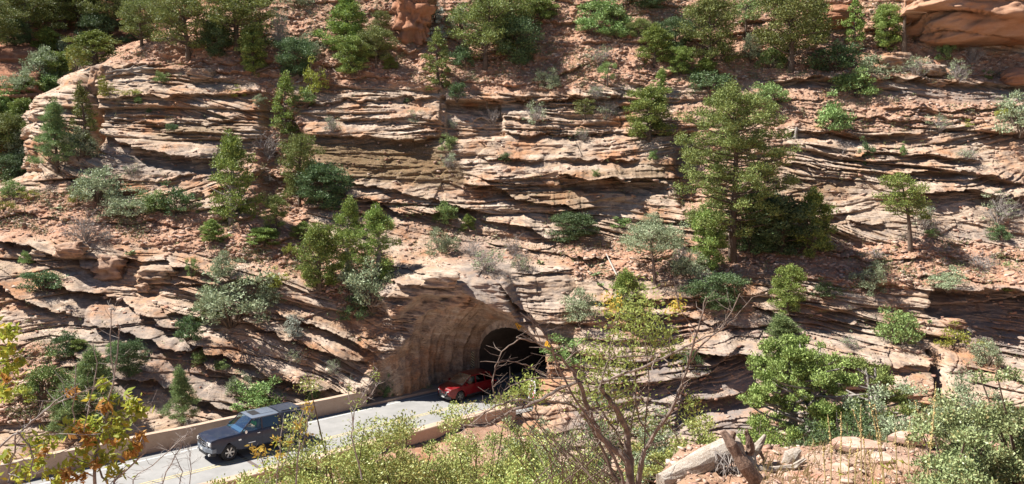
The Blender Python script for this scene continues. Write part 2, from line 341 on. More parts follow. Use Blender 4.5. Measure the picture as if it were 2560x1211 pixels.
SHAPES = [  # (polygon, metres out, softness)
    ([(235, 170), (250, 260), (245, 390), (225, 380), (222, 260), (205, 190)], -2.6, 1), ([(1103, 240), (1112, 240), (1114, 350), (1104, 350)], -.9, 1),
    ([(655, 250), (700, 250), (760, 350), (790, 420), (740, 560), (640, 540), (650, 400)], -1.6, 3), ([(1690, 330), (1740, 330), (1770, 520), (1700, 520)], -1.4, 3),
    ([(1113, 250), (1250, 258), (1262, 345), (1113, 350)], -1.7, 1), ([(330, 384), (545, 410), (540, 432), (420, 428), (340, 402)], -.6, 1), ([(1400, 452), (1670, 465), (1665, 490), (1410, 475)], -.7, 1), ([(1400, 300), (1560, 310), (1560, 330), (1400, 330)], -.5, 2),
    ([(2340, 730), (2700, 724), (2700, 930), (2560, 940), (2450, 830), (2340, 790)], -1.8, 4), ([(2186, 850), (2300, 860), (2330, 930), (2320, 1010), (2190, 960)], .9, 4),
    ([(2330, 870), (2420, 880), (2540, 930), (2560, 1010), (2345, 1010)], 1.1, 4), ([(2318, 870), (2338, 890), (2350, 1030), (2310, 1030)], -2.0, 1),
    ([(950, 720), (1100, 640), (1265, 670), (1290, 790), (1180, 740), (1060, 735), (985, 800)], 1.5, 3),
    ([(1850, 880), (2200, 900), (2200, 1010), (1700, 1060), (1700, 980)], -1.0, 3), ([(70, 240), (210, 180), (225, 260), (215, 400), (80, 420)], .5, 4),
    ([(205, 690), (300, 640), (440, 700), (300, 800), (210, 760)], -.7, 3), ([(1290, 545), (1380, 575), (1390, 640), (1330, 640)], .5, 3),
    ([(1260, 680), (1430, 660), (1420, 790), (1330, 790)], .5, 4), ([(2040, 0), (2150, 0), (2130, 60), (2040, 70)], -1.5, 3), ([(1960, 440), (2140, 440), (2140, 470), (1960, 470)], -.3, 2)]

def beds(t, x, seed, s, amp, L):
    """weathered beds: each bed of thickness ~s sticks out by a random amount that changes along x, rounded at its edges"""
    tt = t / s + 1.5 * fbm2(x / (L * 1.3), t / (s * 4), 3, seed + 9) + 1.1 * vnoise2(t / (s * 2.3), t * 0 + seed, seed + 5)
    c = np.floor(tt); f = tt - c
    r = vnoise2(x / L, c * 7.31, seed); r2 = vnoise2(x / (L * .35), c * 3.7 + 50, seed + 1)
    r = sstep(0.28, 0.72, 0.7 * r + 0.3 * r2)
    edge = 1 - np.abs(2 * f - 1) ** 6
    cr = vnoise2(x / (L * .5), c * 5.1 + 9, seed + 3)
    return amp * (r - 0.5) + amp * 0.45 * (edge - .8) * (cr > .42) - amp * 0.3 * (f - .5)

EX, EY = 0.745, 0.667     # road direction (towards and into the tunnel)
LAT0, S_P = -38.0, 34.4   # lateral coordinate of the road axis, longitudinal coordinate of the portal
def lat(x, y): return x * EY - y * EX
def lon(x, y): return x * EX + y * EY
def rd(s, l, z=0.0):      # road coordinates -> world
    return Vector((s * EX + l * EY, s * EY - l * EX, z))

def build_hill():
    su, sv = 1.8, 1.4
    U, V = np.meshgrid(np.arange(U0, U1, su), np.arange(V0, V1, sv)); D = depth_fun(U, V)
    Ul = np.interp(V[:, 0], LEFT_V, LEFT_U)[:, None]; Ul = Ul + 14 * (vnoise2(V / 22, V * 0 + 3, 5) - .5) * 2; q = U - Ul
    D = D + np.clip((45 - q) / 45, 0, 1) ** 2 * 1.6 + np.clip(-q, 0, 80) * 0.6
    X, Y, Z = at_y(U, V, D)
    soil = soil_f(U, V); lich = lich_f(U, V); grey = grey_f(U, V); smooth = smooth_f(U, V); dark = alcove_shade_f(U, V)
    # bedding coordinate: flat-lying above, sweeping down to the right in the lower left, gently inclined at the right
    wl_ = sstep(640, 720, V + 0.0 * U) * (1 - sstep(880, 1010, U)); wr_ = sstep(1880, 2050, U) * (1 - sstep(620, 700, V))
    wm_ = sstep(640, 720, V) * sstep(1050, 1300, U)
    warp = (fbm2(X / 9, Z / 4, 3, 11) - .5)
    tA = Z + 1.0 * warp + 0.015 * X; tB = Z + 0.36 * (X + 12) + 0.012 * (X + 12) ** 2 + 1.6 * warp; tC = Z + 0.10 * X + 2.2 * warp; tD = Z - 0.05 * X + .9 * warp
    # cross-bedded sets: each about 2.6 m thick with a dip of its own
    zs_ = Z / 2.6 + 1.6 * fbm2(X / 16, Z / 9, 2, 19); ks = np.floor(zs_); dipk = (_hash(ks.astype(np.int64), (ks * 0).astype(np.int64), 4, 23) - .5) * .34 + .18 * (vnoise2(X / 14, ks * 3.3, 27) - .5)
    def cross(t, k=1.0): return t + k * dipk * X + ks * 3.7
    def part(w, t, sd, R):
        LM = 2.3 if sd == 200 else 1.0
        m = w > 0.001
        tx = cross(t, .15 if sd == 200 else 1.0)
        if m.any(): R[m] += (w[m] * (1 - .75 * smooth[m]) * beds(t[m], X[m], sd, 1.7, .85, 10 * LM) + w[m] * ero[m] * beds(tx[m] + .3, X[m], sd + 20, .50, .46, 4.0 * LM * 1.2) + w[m] * ero2[m] * beds(tx[m], X[m], sd + 40, .19, .31, 2.4 * LM))
    ero = .12 + 1.25 * sstep(.42, .58, fbm2(X / 6, Z / 2.2, 3, 33)); ero2 = .1 + 1.4 * sstep(.45, .6, fbm2(X / 4, Z / 1.5, 3, 35)); ero *= 1 - .7 * smooth; ero2 *= 1 - .75 * smooth
    wa = np.clip(1 - wl_ - wr_ - wm_, 0, 1); R = np.zeros(U.shape)
    part(wa, tA, 100, R); part(wl_, tB, 200, R); part(wr_, tC, 300, R); part(wm_, tD, 400, R)
    bed = wa * cross(tA) + wl_ * cross(tB, .15) + wr_ * cross(tC) + wm_ * cross(tD)
    # massive smooth slabs between the bedded bands, joints, pitting
    slab = sstep(.52, .66, fbm2(X / 7, Z / 2.2, 3, 31)); R *= (1 - .25 * slab)
    jn, jd2, jr = cell2(X / 2.6, Z / 1.7 + warp, 71); joint = sstep(.06, 0, jd2 - jn) * (fbm2(X / 5, Z / 3, 2, 8) > .5)
    R += (jr - .5) * .30 - joint * .06 + (fbm2(X / 1.6, bed * 2.2, 4, 51) - .5) * .30 + (fbm2(X * 1.6, bed * 5.5, 3, 53) - .5) * .26
    # soil: rubble and small rocks with flat slabs
    d1, d2, rr = cell2(X * 1.15, Z * 2.1, 81); e1, e2, er = cell2(X * 3.1, Z * 5.2, 83)
    S = (fbm2(X / 3, Z / 1.6, 5, 61) - .5) * 1.3 + np.where(rr > .62, np.clip(.42 - d1, 0, .3) * .9 * rr, 0) + np.where(er > .45, np.clip(.4 - e1, 0, .3) * .45, 0) + beds(tA + .8 * fbm2(X / 2, Z / 2, 3, 17), X, 500, 1.1, .55, 2.4) + (fbm2(X * 1.3, Z * 2.4, 4, 67) - .5) * .5
    conc = sstep(.0, 1, grey * 0)
    d = R * (1 - soil) + S * soil
    for pts, A, h in LEDGES:
        pu = np.array([p[0] for p in pts], float); pv = np.array([p[1] for p in pts], float)
        i0 = np.searchsorted(U[0], pu[0] - 10); i1 = np.searchsorted(U[0], pu[-1] + 10); us = U[0, i0:i1]
        line = np.interp(us, pu, pv) + (fbm2(us / 30, us * 0 + A * 9, 4, 91) - .5) * 26
        end = np.clip((us - pu[0]) / 34, 0, 1) * np.clip((pu[-1] - us) / 34, 0, 1); end = np.sqrt(np.clip(end, 0, 1)) * (.6 + .8 * vnoise2(us / 40, us * 0 + pv[0], 92))
        dv = line[None, :] - V[:, i0:i1]
        up = np.where(dv >= 0, np.clip(1 - dv / h, 0, 1), 0); dn = np.where(dv < 0, np.clip(1 + dv / (h * .8), 0, 1) ** .7, 0)
        d[:, i0:i1] += 1.3 * A * (up * .75 - dn * .45) * end[None, :]
    for poly, A, sf in SHAPES:
        d = d + A * polymask([poly], soft=sf)(U, V)
    NX = Y - d * 1.0
    # the blasted recess in front of the tunnel mouth
    y = NX.copy()
    sel = (U > 900) & (U < 1480) & (V > 600)
    xs = X[sel]; zs = Z[sel]; ys = y[sel]
    rib = (fbm2(lon(xs, ys) * 0.9, zs * .12, 3, 131) - .5) * .9
    def inside(xx, yy, zz):
        s = S_P - lon(xx, yy); l = lat(xx, yy) - LAT0
        H = np.interp(s, [0, 1.2, 2.6, 4.5, 6.5, 9, 12], [4.7, 5.0, 5.7, 6.4, 6.0, 4.9, 3.4]) + (fbm2(s * .7, xx * .5, 3, 139) - .5) * 2.2 * sstep(.8, 2.2, s); W = np.interp(s, [0, 1.2, 2.5, 8, 12], [3.75, 3.8, 4.1, 4.1, 3.7])
        W = W + (fbm2(s * 1.1, zz * .15, 3, 131) - .5) * 1.3 * sstep(0.6, 1.6, s) + (fbm2(s * 2.2, zz * .3, 3, 137) - .5) * .7 * sstep(0.3, 1.2, s) + (fbm2(s * .8, zz * .8, 4, 133) - .5) * .7
        r = np.clip((zz - .38 * H) / (.62 * H), 0, 1); r = np.sqrt(np.clip(1 - r * r, 0, 1))
        return (s > 0) & (np.abs(l) < W * r) & (zz < H) & (s < 13)
    for stp in (.12,):
        for k in range(90):
            m = inside(xs, ys, zs)
            if not m.any(): break
            ys = np.where(m, ys + stp, ys)
    carved = np.zeros(U.shape); cv_ = (ys > y[sel] + .05); carved[sel] = cv_
    ys = np.where(cv_, ys - .10 * fbm2(xs * 2, zs * 2, 3, 77), ys); y[sel] = ys
    carved = blur(carved, 2)
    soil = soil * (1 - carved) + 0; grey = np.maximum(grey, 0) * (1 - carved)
    l = lat(X, y) - LAT0; s = S_P - lon(X, y)
    inner = (np.abs(l) < 3.45 * np.sqrt(np.clip(1 - (np.clip(Z - 1.9, 0, 9) / 2.32) ** 2, 0, 1))) & (Z < 4.25) & (np.abs(s) < .7) & (carved > .3)
    belowroad = (carved > .5) & (Z < -.6)
    H_, W_ = U.shape; idx = np.arange(H_ * W_).reshape(H_, W_)
    drop = (q < -22) | inner | belowroad
    keep = ~(drop[:-1, :-1] | drop[1:, :-1] | drop[:-1, 1:] | drop[1:, 1:])
    F = np.stack([idx[:-1, :-1], idx[1:, :-1], idx[1:, 1:], idx[:-1, 1:]], -1)[keep]
    Vt = np.stack([X, y, Z], -1).reshape(-1, 3)
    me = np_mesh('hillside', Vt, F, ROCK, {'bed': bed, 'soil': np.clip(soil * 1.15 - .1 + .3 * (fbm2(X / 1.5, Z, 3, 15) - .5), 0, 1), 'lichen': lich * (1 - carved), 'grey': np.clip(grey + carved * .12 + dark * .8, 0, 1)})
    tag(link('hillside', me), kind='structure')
    return U, V, X, y, Z
HU, HV, HX, HY, HZ = build_hill()
_hu = HU[0]; _hv = HV[:, 0]
def on_hill(u, v):
    """the hillside's surface point seen at photo pixel (u, v)"""
    vv = v
    for _ in range(3):
        i = int(np.clip(round((u - _hu[0]) / (_hu[1] - _hu[0])), 0, len(_hu) - 1)); j = int(np.clip(round((vv - _hv[0]) / (_hv[1] - _hv[0])), 0, len(_hv) - 1))
        x, y, z = HX[j, i], HY[j, i], HZ[j, i]
        p = y * CP - (z - CAM_Z) * SP; h = y * SP + (z - CAM_Z) * CP
        vv += v - (605.5 - FPX * h / p)
    return Vector((float(x), float(y), float(z)))

# ---------------------------------------------------------------- the farther canyon side at the upper left
def build_far():
    U, V = np.meshgrid(np.arange(-420, 1000, 4.0), np.arange(-260, 760, 3.5))
    D = np.interp(V, [-260, -40, 0, 120, 250, 450, 760], [128, 112, 108, 98, 90, 80, 66]) + (U - 200) * .012
    D -= polymask([[(-330, 105), (60, 108), (112, 140), (108, 250), (-330, 262)]], soft=3)(U, V) * 4
    D -= polymask([[(300, -260), (760, -260), (560, 60), (420, 130), (330, 20)]], soft=4)(U, V) * 4
    X, Y, Z = at_y(U, V, D); t = Z + 3 * (fbm2(X / 14, Z / 8, 3, 5) - .5)
    d = beds(t, X, 700, 3.2, 1.6, 12) + beds(t, X, 720, 1.0, .6, 6) + (fbm2(X / 5, Z / 3, 4, 6) - .5) * 2.4
    H_, W_ = U.shape; idx = np.arange(H_ * W_).reshape(H_, W_)
    F = np.stack([idx[:-1, :-1], idx[1:, :-1], idx[1:, 1:], idx[:-1, 1:]], -1).reshape(-1, 4)
    soil = polymask([[(-330, -260), (300, -260), (420, 130), (120, 150), (100, 250), (200, 560), (-330, 560)]], soft=5)(U, V) * .8
    me = np_mesh('far_hillside', np.stack([X, Y - d, Z], -1).reshape(-1, 3), F, RED, {'bed': t, 'soil': soil, 'lichen': U * 0, 'grey': U * 0})
    tag(link('far_hillside', me), kind='structure'); return U, V, X, Y - d, Z
FU, FV, FX, FY, FZ = build_far()
def on_far(u, v):
    i = int(np.clip(round((u + 420) / 4), 0, FU.shape[1] - 1)); j = int(np.clip(round((v + 260) / 3.5), 0, FU.shape[0] - 1))
    return Vector((float(FX[j, i]), float(FY[j, i]), float(FZ[j, i])))

# ---------------------------------------------------------------- the near slope and ravine floor
def near_z(x, y):
    x = np.asarray(x, float); y = np.asarray(y, float)
    wr = sstep(.10, .24, x / np.maximum(y, 4)) ; wr = np.where(y < 4, .5, wr)
    zl = np.interp(y, [-40, 0, 4, 8, 14, 20, 30, 38, 60, 90], [22, 12.9, 11.6, 9.8, 7.0, 4.8, .4, -2.6, -3, -3])
    zr = np.interp(y, [-40, 0, 4, 8, 9.2, 11.2, 12.2, 16, 22, 36, 60, 90], [22, 13.0, 11.7, 10.55, 10.4, 10.42, 9.7, 8.0, 5.6, -2.6, -3, -3])
    return zl * (1 - wr) + zr * wr
def near_full(X, Y):
    Z = near_z(X, Y); l = lat(X, Y) - LAT0
    d1, d2, r = cell2(X * 1.6, Y * 1.3, 301); e1, e2, er = cell2(X * 4.6, Y * 3.6, 303)
    close = np.clip(1.4 - Y / 22, 0.2, 1)
    flat = sstep(8.2, 8.8, Y) * (1 - sstep(11.3, 12, Y)) * sstep(.12, .2, X / np.maximum(Y, 4))
    Z = Z + (fbm2(X / 2.5, Y / 2.5, 5, 211) - .5) * (.5 - .3 * flat) + np.where(r > .35, np.clip((d2 - d1) * 2.4, 0, .5), 0) * (.07 + .16 * r * r) * close + np.where(er > .4, np.clip((e2 - e1) * 2.4, 0, .5), 0) * .06 * close
    return np.where(l > -4.4 , np.where(l < -3.4, np.minimum(Z, -1.2), Z), np.minimum(Z, -1.5))
def build_near():
    xs = np.concatenate([np.arange(-60, -20, .5), np.arange(-20, -8, .14), np.arange(-8, 12, .07), np.arange(12, 60, .4)]); ys = np.concatenate([np.arange(-30, 5, .5), np.arange(5, 14, .06), np.arange(14, 30, .15), np.arange(30, 44, .16), np.arange(44, 50, .4)])
    X, Y = np.meshgrid(xs, ys); Z = near_full(X, Y)
    l = lat(X, Y) - LAT0; Z = np.where((l < 4.6) , np.minimum(Z, -1.6), Z); berm = .25 - (l - 4.7) * .32 + (fbm2(X / 1.3, Y / 1.3, 4, 9) - .5) * .5; Z = np.where((l > 4.5) & (l < 12) & (lon(X, Y) < 29), np.maximum(Z, berm), Z)
    H_, W_ = X.shape; idx = np.arange(H_ * W_).reshape(H_, W_)
    F = np.stack([idx[:-1, :-1], idx[:-1, 1:], idx[1:, 1:], idx[1:, :-1]], -1).reshape(-1, 4)
    soil = np.clip(.25 + 1.6 * (fbm2(X / 1.2, Y / 1.2, 3, 40) - .45), 0, 1)
    me = np_mesh('ground', np.stack([X, Y, Z], -1).reshape(-1, 3), F, RED2, {'bed': Z * 2 + fbm2(X / 3, Y / 3, 2, 3), 'soil': soil, 'lichen': X * 0, 'grey': X * 0})
    tag(link('ground', me), kind='structure')
RED2 = rock_mat('pink_sandstone', 0.30)
build_near()

# ================================================================ road, kerb, parapets, tunnel
ASPH, t_, out_ = nt('asphalt'); tc_ = t_.nodes.new('ShaderNodeNewGeometry').outputs['Position']
n1 = noise(t_, tc_, .8, 5, .65); n2 = noise(t_, tc_, 40, 3, .7)
bsdf(t_, out_, mix(t_, rng(t_, n2, .3, .7), mix(t_, rng(t_, n1, .35, .65), (.21, .205, .20), (.27, .26, .25)), mix(t_, rng(t_, n1, .35, .65), (.27, .265, .25), (.345, .335, .32))), .9, 0, n2, .4, .01)
WALLM, t_, out_ = nt('parapet_concrete'); tc_ = t_.nodes.new('ShaderNodeNewGeometry').outputs['Position']
n1 = noise(t_, tc_, .9, 6, .7); n2 = noise(t_, tc_, 12, 4, .7)
bsdf(t_, out_, mix(t_, rng(t_, n2, .5, .8, 0, .5), mix(t_, rng(t_, n1, .35, .7), (.44, .31, .22), (.53, .40, .30)), (.28, .19, .14)), .9, 0, n2, .3, .01)
PYEL = simple('yellow_paint', (.46, .38, .20), .8, var=.3, scale=9); PWHT = simple('white_paint', (.52, .52, .50), .8, var=.2, scale=9)
TARM = simple('tar_joint', (.13, .10, .09), .9, var=.2)
def strip(name, pl, pr, z, mat, n=40, parent=None, kind='structure'):
    """a sheet between two road-coordinate polylines [(s, l)...]"""
    s0, s1 = pl[0][0], pl[-1][0]; V = []; F = []
    for i in range(n + 1):
        s = s0 + (s1 - s0) * i / n
        V.append(rd(s, LAT0 + np.interp(s, [p[0] for p in pl], [p[1] for p in pl]), z)); V.append(rd(s, LAT0 + np.interp(s, [p[0] for p in pr], [p[1] for p in pr]), z))
        if i: a = 2 * i - 2; F.append((a, a + 1, a + 3, a + 2))
    m = MB().add(V, F).mesh(name, mat); o = link(name, m, parent)
    if kind and parent is None: tag(o, kind=kind)
    return o
S_IN = S_P + 45
LW = [(-25, -4.15), (8, -4.1), (20, -3.75), (27, -3.5)]      # far parapet's inner face (lateral, far side is negative)
RW = [(-25, 3.9), (26.5, 3.9)]
strip('road', [(-25, -4.3), (27, -3.7), (S_IN, -3.6)], [(-25, 4.0), (S_IN, 3.6)], 0.0, ASPH, 60)
slab = MB(); 
V = []; 
for s in (-25, 28.2):
    for l_, z in ((-4.6, -.01), (4.4, -.01), (4.4, -1.7), (-4.6, -1.7)): V.append(rd(s, LAT0 + l_, z))
slab.add(V, [(0, 1, 2, 3), (7, 6, 5, 4), (0, 4, 5, 1), (1, 5, 6, 2), (2, 6, 7, 3), (3, 7, 4, 0)]); tag(slab.build('bridge_deck', WALLM), kind='structure')
yl = [(-25, .06), (10, .12), (S_IN, .12)]
for off in (-.12, .12):
    strip('road_marking', [(s, l_ + off - .05) for s, l_ in yl], [(s, l_ + off + .05) for s, l_ in yl], .006, PYEL, 60)
strip('road_marking', [(-25, -3.22), (S_IN, -2.95)], [(-25, -3.10), (S_IN, -2.83)], .006, PWHT, 60)
strip('road_marking', [(-25, 3.02), (S_IN, 2.95)], [(-25, 3.14), (S_IN, 3.07)], .006, PWHT, 60)
js = lon(*at_z(640, 1165, 0)[:2])
strip('road_joint', [(js - .1, -4.0), (js + .1, -4.0)], [(js - .1, 3.9), (js + .1, 3.9)], .004, TARM, 1)
def wall(line, side, H, T, s_a, s_b, label, name='parapet_wall'):
    n = 60; V = []; F = []
    for i in range(n + 1):
        s = s_a + (s_b - s_a) * i / n; l_ = LAT0 + np.interp(s, [p[0] for p in line], [p[1] for p in line]); j = .015 * math.sin(i * 1.3)
        for dl, z in ((0, -.05), (0.0, .10), (.0 + .03 * side, H + j - .04), (.04 * side, H + j), ((T - .03) * side, H + j), (T * side, H + j - .04), (T * side, -1.7)):
            V.append(rd(s, l_ + dl, z))
        if i:
            a = 7 * (i - 1)
            for k in range(6): F.append((a + k, a + k + 1, a + k + 8, a + k + 7))
    F.append(tuple(range(7))); F.append(tuple(7 * n + k for k in range(7)))
    return tag(MB().add(V, F).build(name, WALLM), label, 'wall')
s_end = lon(*at_z(945, 990, .95)[:2]); s_end2 = lon(*at_z(1252, 1024, .85)[:2])
wall(LW, -1, .95, .42, -25, s_end, 'long tan concrete parapet between road and cliff, behind the pickup')
wall(RW, 1, .85, .6, -25, s_end2 + 1.2, 'low tan concrete parapet on the near road edge, half hidden by bushes')
k1 = MB(); V = []; F = []
for i in range(31):
    s = s_end + (S_IN - s_end) * i / 30; l_ = LAT0 + np.interp(s, [s_end, S_P - 6, S_IN], [-3.5, -3.45, -3.4])
    for dl, z in ((0, -.02), (0, .14), (-.02, .16), (-.8, .18), (-.8, -.02)): V.append(rd(s, l_ + dl, z))
    if i:
        a = 5 * (i - 1)
        for k in range(4): F.append((a + k, a + k + 1, a + k + 6, a + k + 5))
F.append((0, 1, 2, 3, 4)); k1.add(V, F); tag(k1.build('kerb', WALLM), kind='structure')

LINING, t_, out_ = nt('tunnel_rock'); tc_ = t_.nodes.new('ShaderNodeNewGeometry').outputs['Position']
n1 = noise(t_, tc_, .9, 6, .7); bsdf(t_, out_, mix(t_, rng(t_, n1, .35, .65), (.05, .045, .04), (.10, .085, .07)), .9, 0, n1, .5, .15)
def arch(s, w, H, spring, n=22, base=-.3, jit=0):
    pts = [(-w, base), (-w, spring * .5)]
    for i in range(n + 1):
        a = PI - PI * i / n; pts.append((w * math.cos(a), spring + (H - spring) * math.sin(a)))
    pts += [(w, spring * .5), (w, base)]
    return [rd(s, LAT0 + p[0] * (1 + jit * random.uniform(-1, 1)), p[1] * (1 + jit * random.uniform(-1, 1))) for p in pts]
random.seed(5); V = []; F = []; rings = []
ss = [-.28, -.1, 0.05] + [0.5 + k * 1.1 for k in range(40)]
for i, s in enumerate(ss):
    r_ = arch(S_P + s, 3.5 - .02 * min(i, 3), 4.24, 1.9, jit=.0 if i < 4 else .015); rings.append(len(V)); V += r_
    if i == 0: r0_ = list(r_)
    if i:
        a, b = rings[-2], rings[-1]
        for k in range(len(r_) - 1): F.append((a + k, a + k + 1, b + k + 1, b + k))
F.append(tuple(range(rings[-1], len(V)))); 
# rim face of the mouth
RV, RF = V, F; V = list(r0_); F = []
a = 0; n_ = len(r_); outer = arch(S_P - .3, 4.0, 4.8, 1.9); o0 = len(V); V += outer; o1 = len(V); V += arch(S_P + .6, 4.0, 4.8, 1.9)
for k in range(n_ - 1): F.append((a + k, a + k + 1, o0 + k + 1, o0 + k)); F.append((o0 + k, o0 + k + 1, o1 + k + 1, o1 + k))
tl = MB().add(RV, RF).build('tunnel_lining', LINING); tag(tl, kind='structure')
m_ = MB().add(V, F).mesh('tunnel_rim', ROCK)
me_ = bmesh.new(); me_.from_mesh(m_); bmesh.ops.subdivide_edges(me_, edges=me_.edges[:], cuts=3, use_grid_fill=True)
rnr = random.Random(3)
for v_ in me_.verts: v_.co += Vector([rnr.gauss(0, .022) for _ in range(3)])
me_.to_mesh(m_); me_.free(); tag(link('tunnel_rim', m_), kind='structure')
# ================================================================ trees, shrubs, cacti on the slopes
rs = np.random.RandomState(7)
def leaf_quads(C, L, W, up=0.35, out=None, rnd=rs):
    """one folded diamond per centre; out = preferred direction of each leaf"""
    n = len(C); t = rnd.normal(size=(n, 3))
    if out is not None: t = t * .75 + out * 1.0
    t[:, 2] += up; t /= np.linalg.norm(t, axis=1)[:, None] + 1e-9
    b = np.cross(t, rnd.normal(size=(n, 3))); b /= np.linalg.norm(b, axis=1)[:, None] + 1e-9
    s = rnd.uniform(.65, 1.3, (n, 1)); l = t * L * s / 2; w = b * W * s / 2
    V = np.stack([C - l, C + w + l * .15, C + l, C - w + l * .15], 1).reshape(-1, 3)
    return V, np.arange(4 * n).reshape(n, 4)
def crown_mesh(name, clumps, n_per, L, W, mat, up=.35, flat=.75, seed=1, stray=.07):
    rn = np.random.RandomState(seed); cs = np.array([c[:3] for c in clumps]); r = np.array([c[3] for c in clumps])
    k = np.maximum(12, (n_per * (r / r.mean()) ** 2).astype(int)); ci = np.repeat(np.arange(len(cs)), k); n = len(ci)
    d = rn.normal(size=(n, 3)); d /= np.linalg.norm(d, axis=1)[:, None]; d[:, 2] = np.where(d[:, 2] < -.3, d[:, 2] * .5, d[:, 2])
    rad = rn.uniform(.15, 1, n) ** .55 * (1 + stray * rn.normal(size=n)); lump = 1 + .25 * np.sin(d[:, 0] * 5 + ci) * np.cos(d[:, 1] * 6 + ci * 2)
    p = cs[ci] + d * (rad * lump * r[ci])[:, None] * np.array([1, 1, flat])
    V, F = leaf_quads(p, L, W, up, d, rn); return np_mesh(name, V, F, mat)
def make_tree(seed, H=4.5, W=3.2, base=.18, limbs=34, per=3, cr=.36, n_per=85, L=.13, Wl=.055, mat=None, bark=None, shape='oval', lean=0, up=.3, flat=.75, tr=.045, multi=1, bare=0, droop=.0):
    rn = random.Random(seed); tk = MB(); clumps = []
    for mth_ in range(multi):
        a0 = rn.uniform(0, 6.28); off = .16 * W * (multi > 1); pts = []
        for i in range(9):
            t = i / 8; pts.append(Vector((lean * H * t ** 1.3 + math.sin(t * 5 + seed + mth_) * .03 * H * t + math.cos(a0) * off * t * 1.5, math.cos(t * 4 + seed) * .03 * H * t + math.sin(a0) * off * t * 1.5, -.25 + (H * .97 + .25) * t)))
        tk.tube(pts, [H * tr * (1 - .9 * (i / 8)) / math.sqrt(multi) for i in range(9)], 7)
        def at(t):
            x = t * 8; i = min(7, int(x)); return pts[i].lerp(pts[i + 1], x - i)
        nl = limbs // multi
        for i in range(nl):
            t = base + (1 - base) * ((i + rn.random() * .8) / nl) ** .9
            if shape == 'oval': R = math.sqrt(max(0.02, 1 - ((t - .48) / .56) ** 2))
            elif shape == 'cone': R = (1 - t) * 1.25 + .06
            elif shape == 'column': R = (1 - abs(t - .35) ** 1.6 * 1.9)
            elif shape == 'top': R = math.sqrt(max(0.03, 1 - ((t - .68) / .38) ** 2))
            elif shape == 'umbrella': R = .35 + .75 * t
            R = max(.08, R) * W / 2 * rn.uniform(.55, 1.12); a = i * 2.4 + rn.uniform(-.5, .5) + mth_
            o = at(t * .93); d = Vector((math.cos(a), math.sin(a), 0)); rise = (.35 - droop) * R * rn.uniform(.3, 1.4)
            lp = [o, o + d * R * .4 + Vector((0, 0, rise * .25)), o + d * R * .75 + Vector((rn.uniform(-.1, .1) * R, rn.uniform(-.1, .1) * R, rise * .65)), o + d * R + Vector((0, 0, rise))]
            tk.tube(lp, [H * tr * .42 * (1.05 - t * .8), H * tr * .25 * (1.05 - t * .8), H * tr * .14, H * tr * .07], 4, False)
            if rn.random() < bare: continue
            for j in range(per):
                f = (j + .8 + rn.random() * .3) / per; f = min(1, .25 + .75 * f)
                q = lp[0].lerp(lp[3], f) if f < .5 else lp[2].lerp(lp[3], (f - .5) * 2)
                clumps.append((q.x + rn.gauss(0, .08) * R, q.y + rn.gauss(0, .08) * R, q.z + rn.uniform(0, .12) * R, cr * W / 3.2 * rn.uniform(.55, 1.25)))
        tp = pts[-1]; clumps.append((tp.x, tp.y, tp.z, cr * W / 3.2 * .7))
    clumps = [c for c in clumps if c[2] > .12]
    return tk.mesh('trunk', bark or BARK, smooth=True), crown_mesh('crown', clumps, n_per, L, Wl, mat, up, flat, seed)
def make_shrub(seed, H=1.2, W=1.6, n=46, cr=.24, n_per=80, L=.075, Wl=.034, mat=None, bark=None, up=.5, hollow=.6, stems=True):
    rn = random.Random(seed); st = MB(); clumps = []
    for i in range(n):
        a = rn.uniform(0, 6.28); e = math.asin(rn.random() ** .75) ; r = hollow + (1 - hollow) * rn.random()
        lob = 1 + .22 * math.sin(a * 3 + seed) + .12 * math.sin(a * 5 + e * 4)
        p = Vector((math.cos(a) * math.cos(e) * W / 2 * r * lob, math.sin(a) * math.cos(e) * W / 2 * r * lob, math.sin(e) * H * .88 * r * lob + .06))
        clumps.append((p.x, p.y, p.z, cr * rn.uniform(.6, 1.25)))
        if stems and i % 2 == 0:
            m = p * .5 + Vector((rn.gauss(0, .05), rn.gauss(0, .05), .05)); st.tube([Vector((p.x * .08, p.y * .08, -.15)), m, p * 1.04], [.028, .016, .006], 4, False)
    return st.mesh('stems', bark or BARK), crown_mesh('foliage', clumps, n_per, L, Wl, mat, up, .85, seed)
def make_dead(seed, H=1.0, W=1.2, n=26, mat=None, r0=.018, depth=3):
    rn = random.Random(seed); st = MB()
    def grow(p, d, L, r, k):
        q = p + d * L * .5 + Vector((rn.gauss(0, .07), rn.gauss(0, .07), rn.gauss(0, .05))) * L; e = q + (d + Vector((rn.gauss(0, .3), rn.gauss(0, .3), rn.gauss(0, .25)))).normalized() * L * .5
        st.tube([p, q, e], [r, r * .8, r * .55], 4, False)
        if k > 0:
            for j in range(rn.choice((2, 3, 3))):
                nd = (d + Vector((rn.gauss(0, .6), rn.gauss(0, .6), rn.gauss(0, .45)))).normalized(); grow(q if j == 0 else e, nd, L * rn.uniform(.45, .75), r * .55, k - 1)
    for i in range(n):
        a = rn.uniform(0, 6.28); e = rn.uniform(.25, 1.4); d = Vector((math.cos(a) * math.cos(e) * W / 2, math.sin(a) * math.cos(e) * W / 2, math.sin(e) * H))
        grow(Vector((rn.gauss(0, .04), rn.gauss(0, .04), -.08)), d.normalized(), d.length * .55, r0, depth)
    return st.mesh('twigs', mat or TWIG)
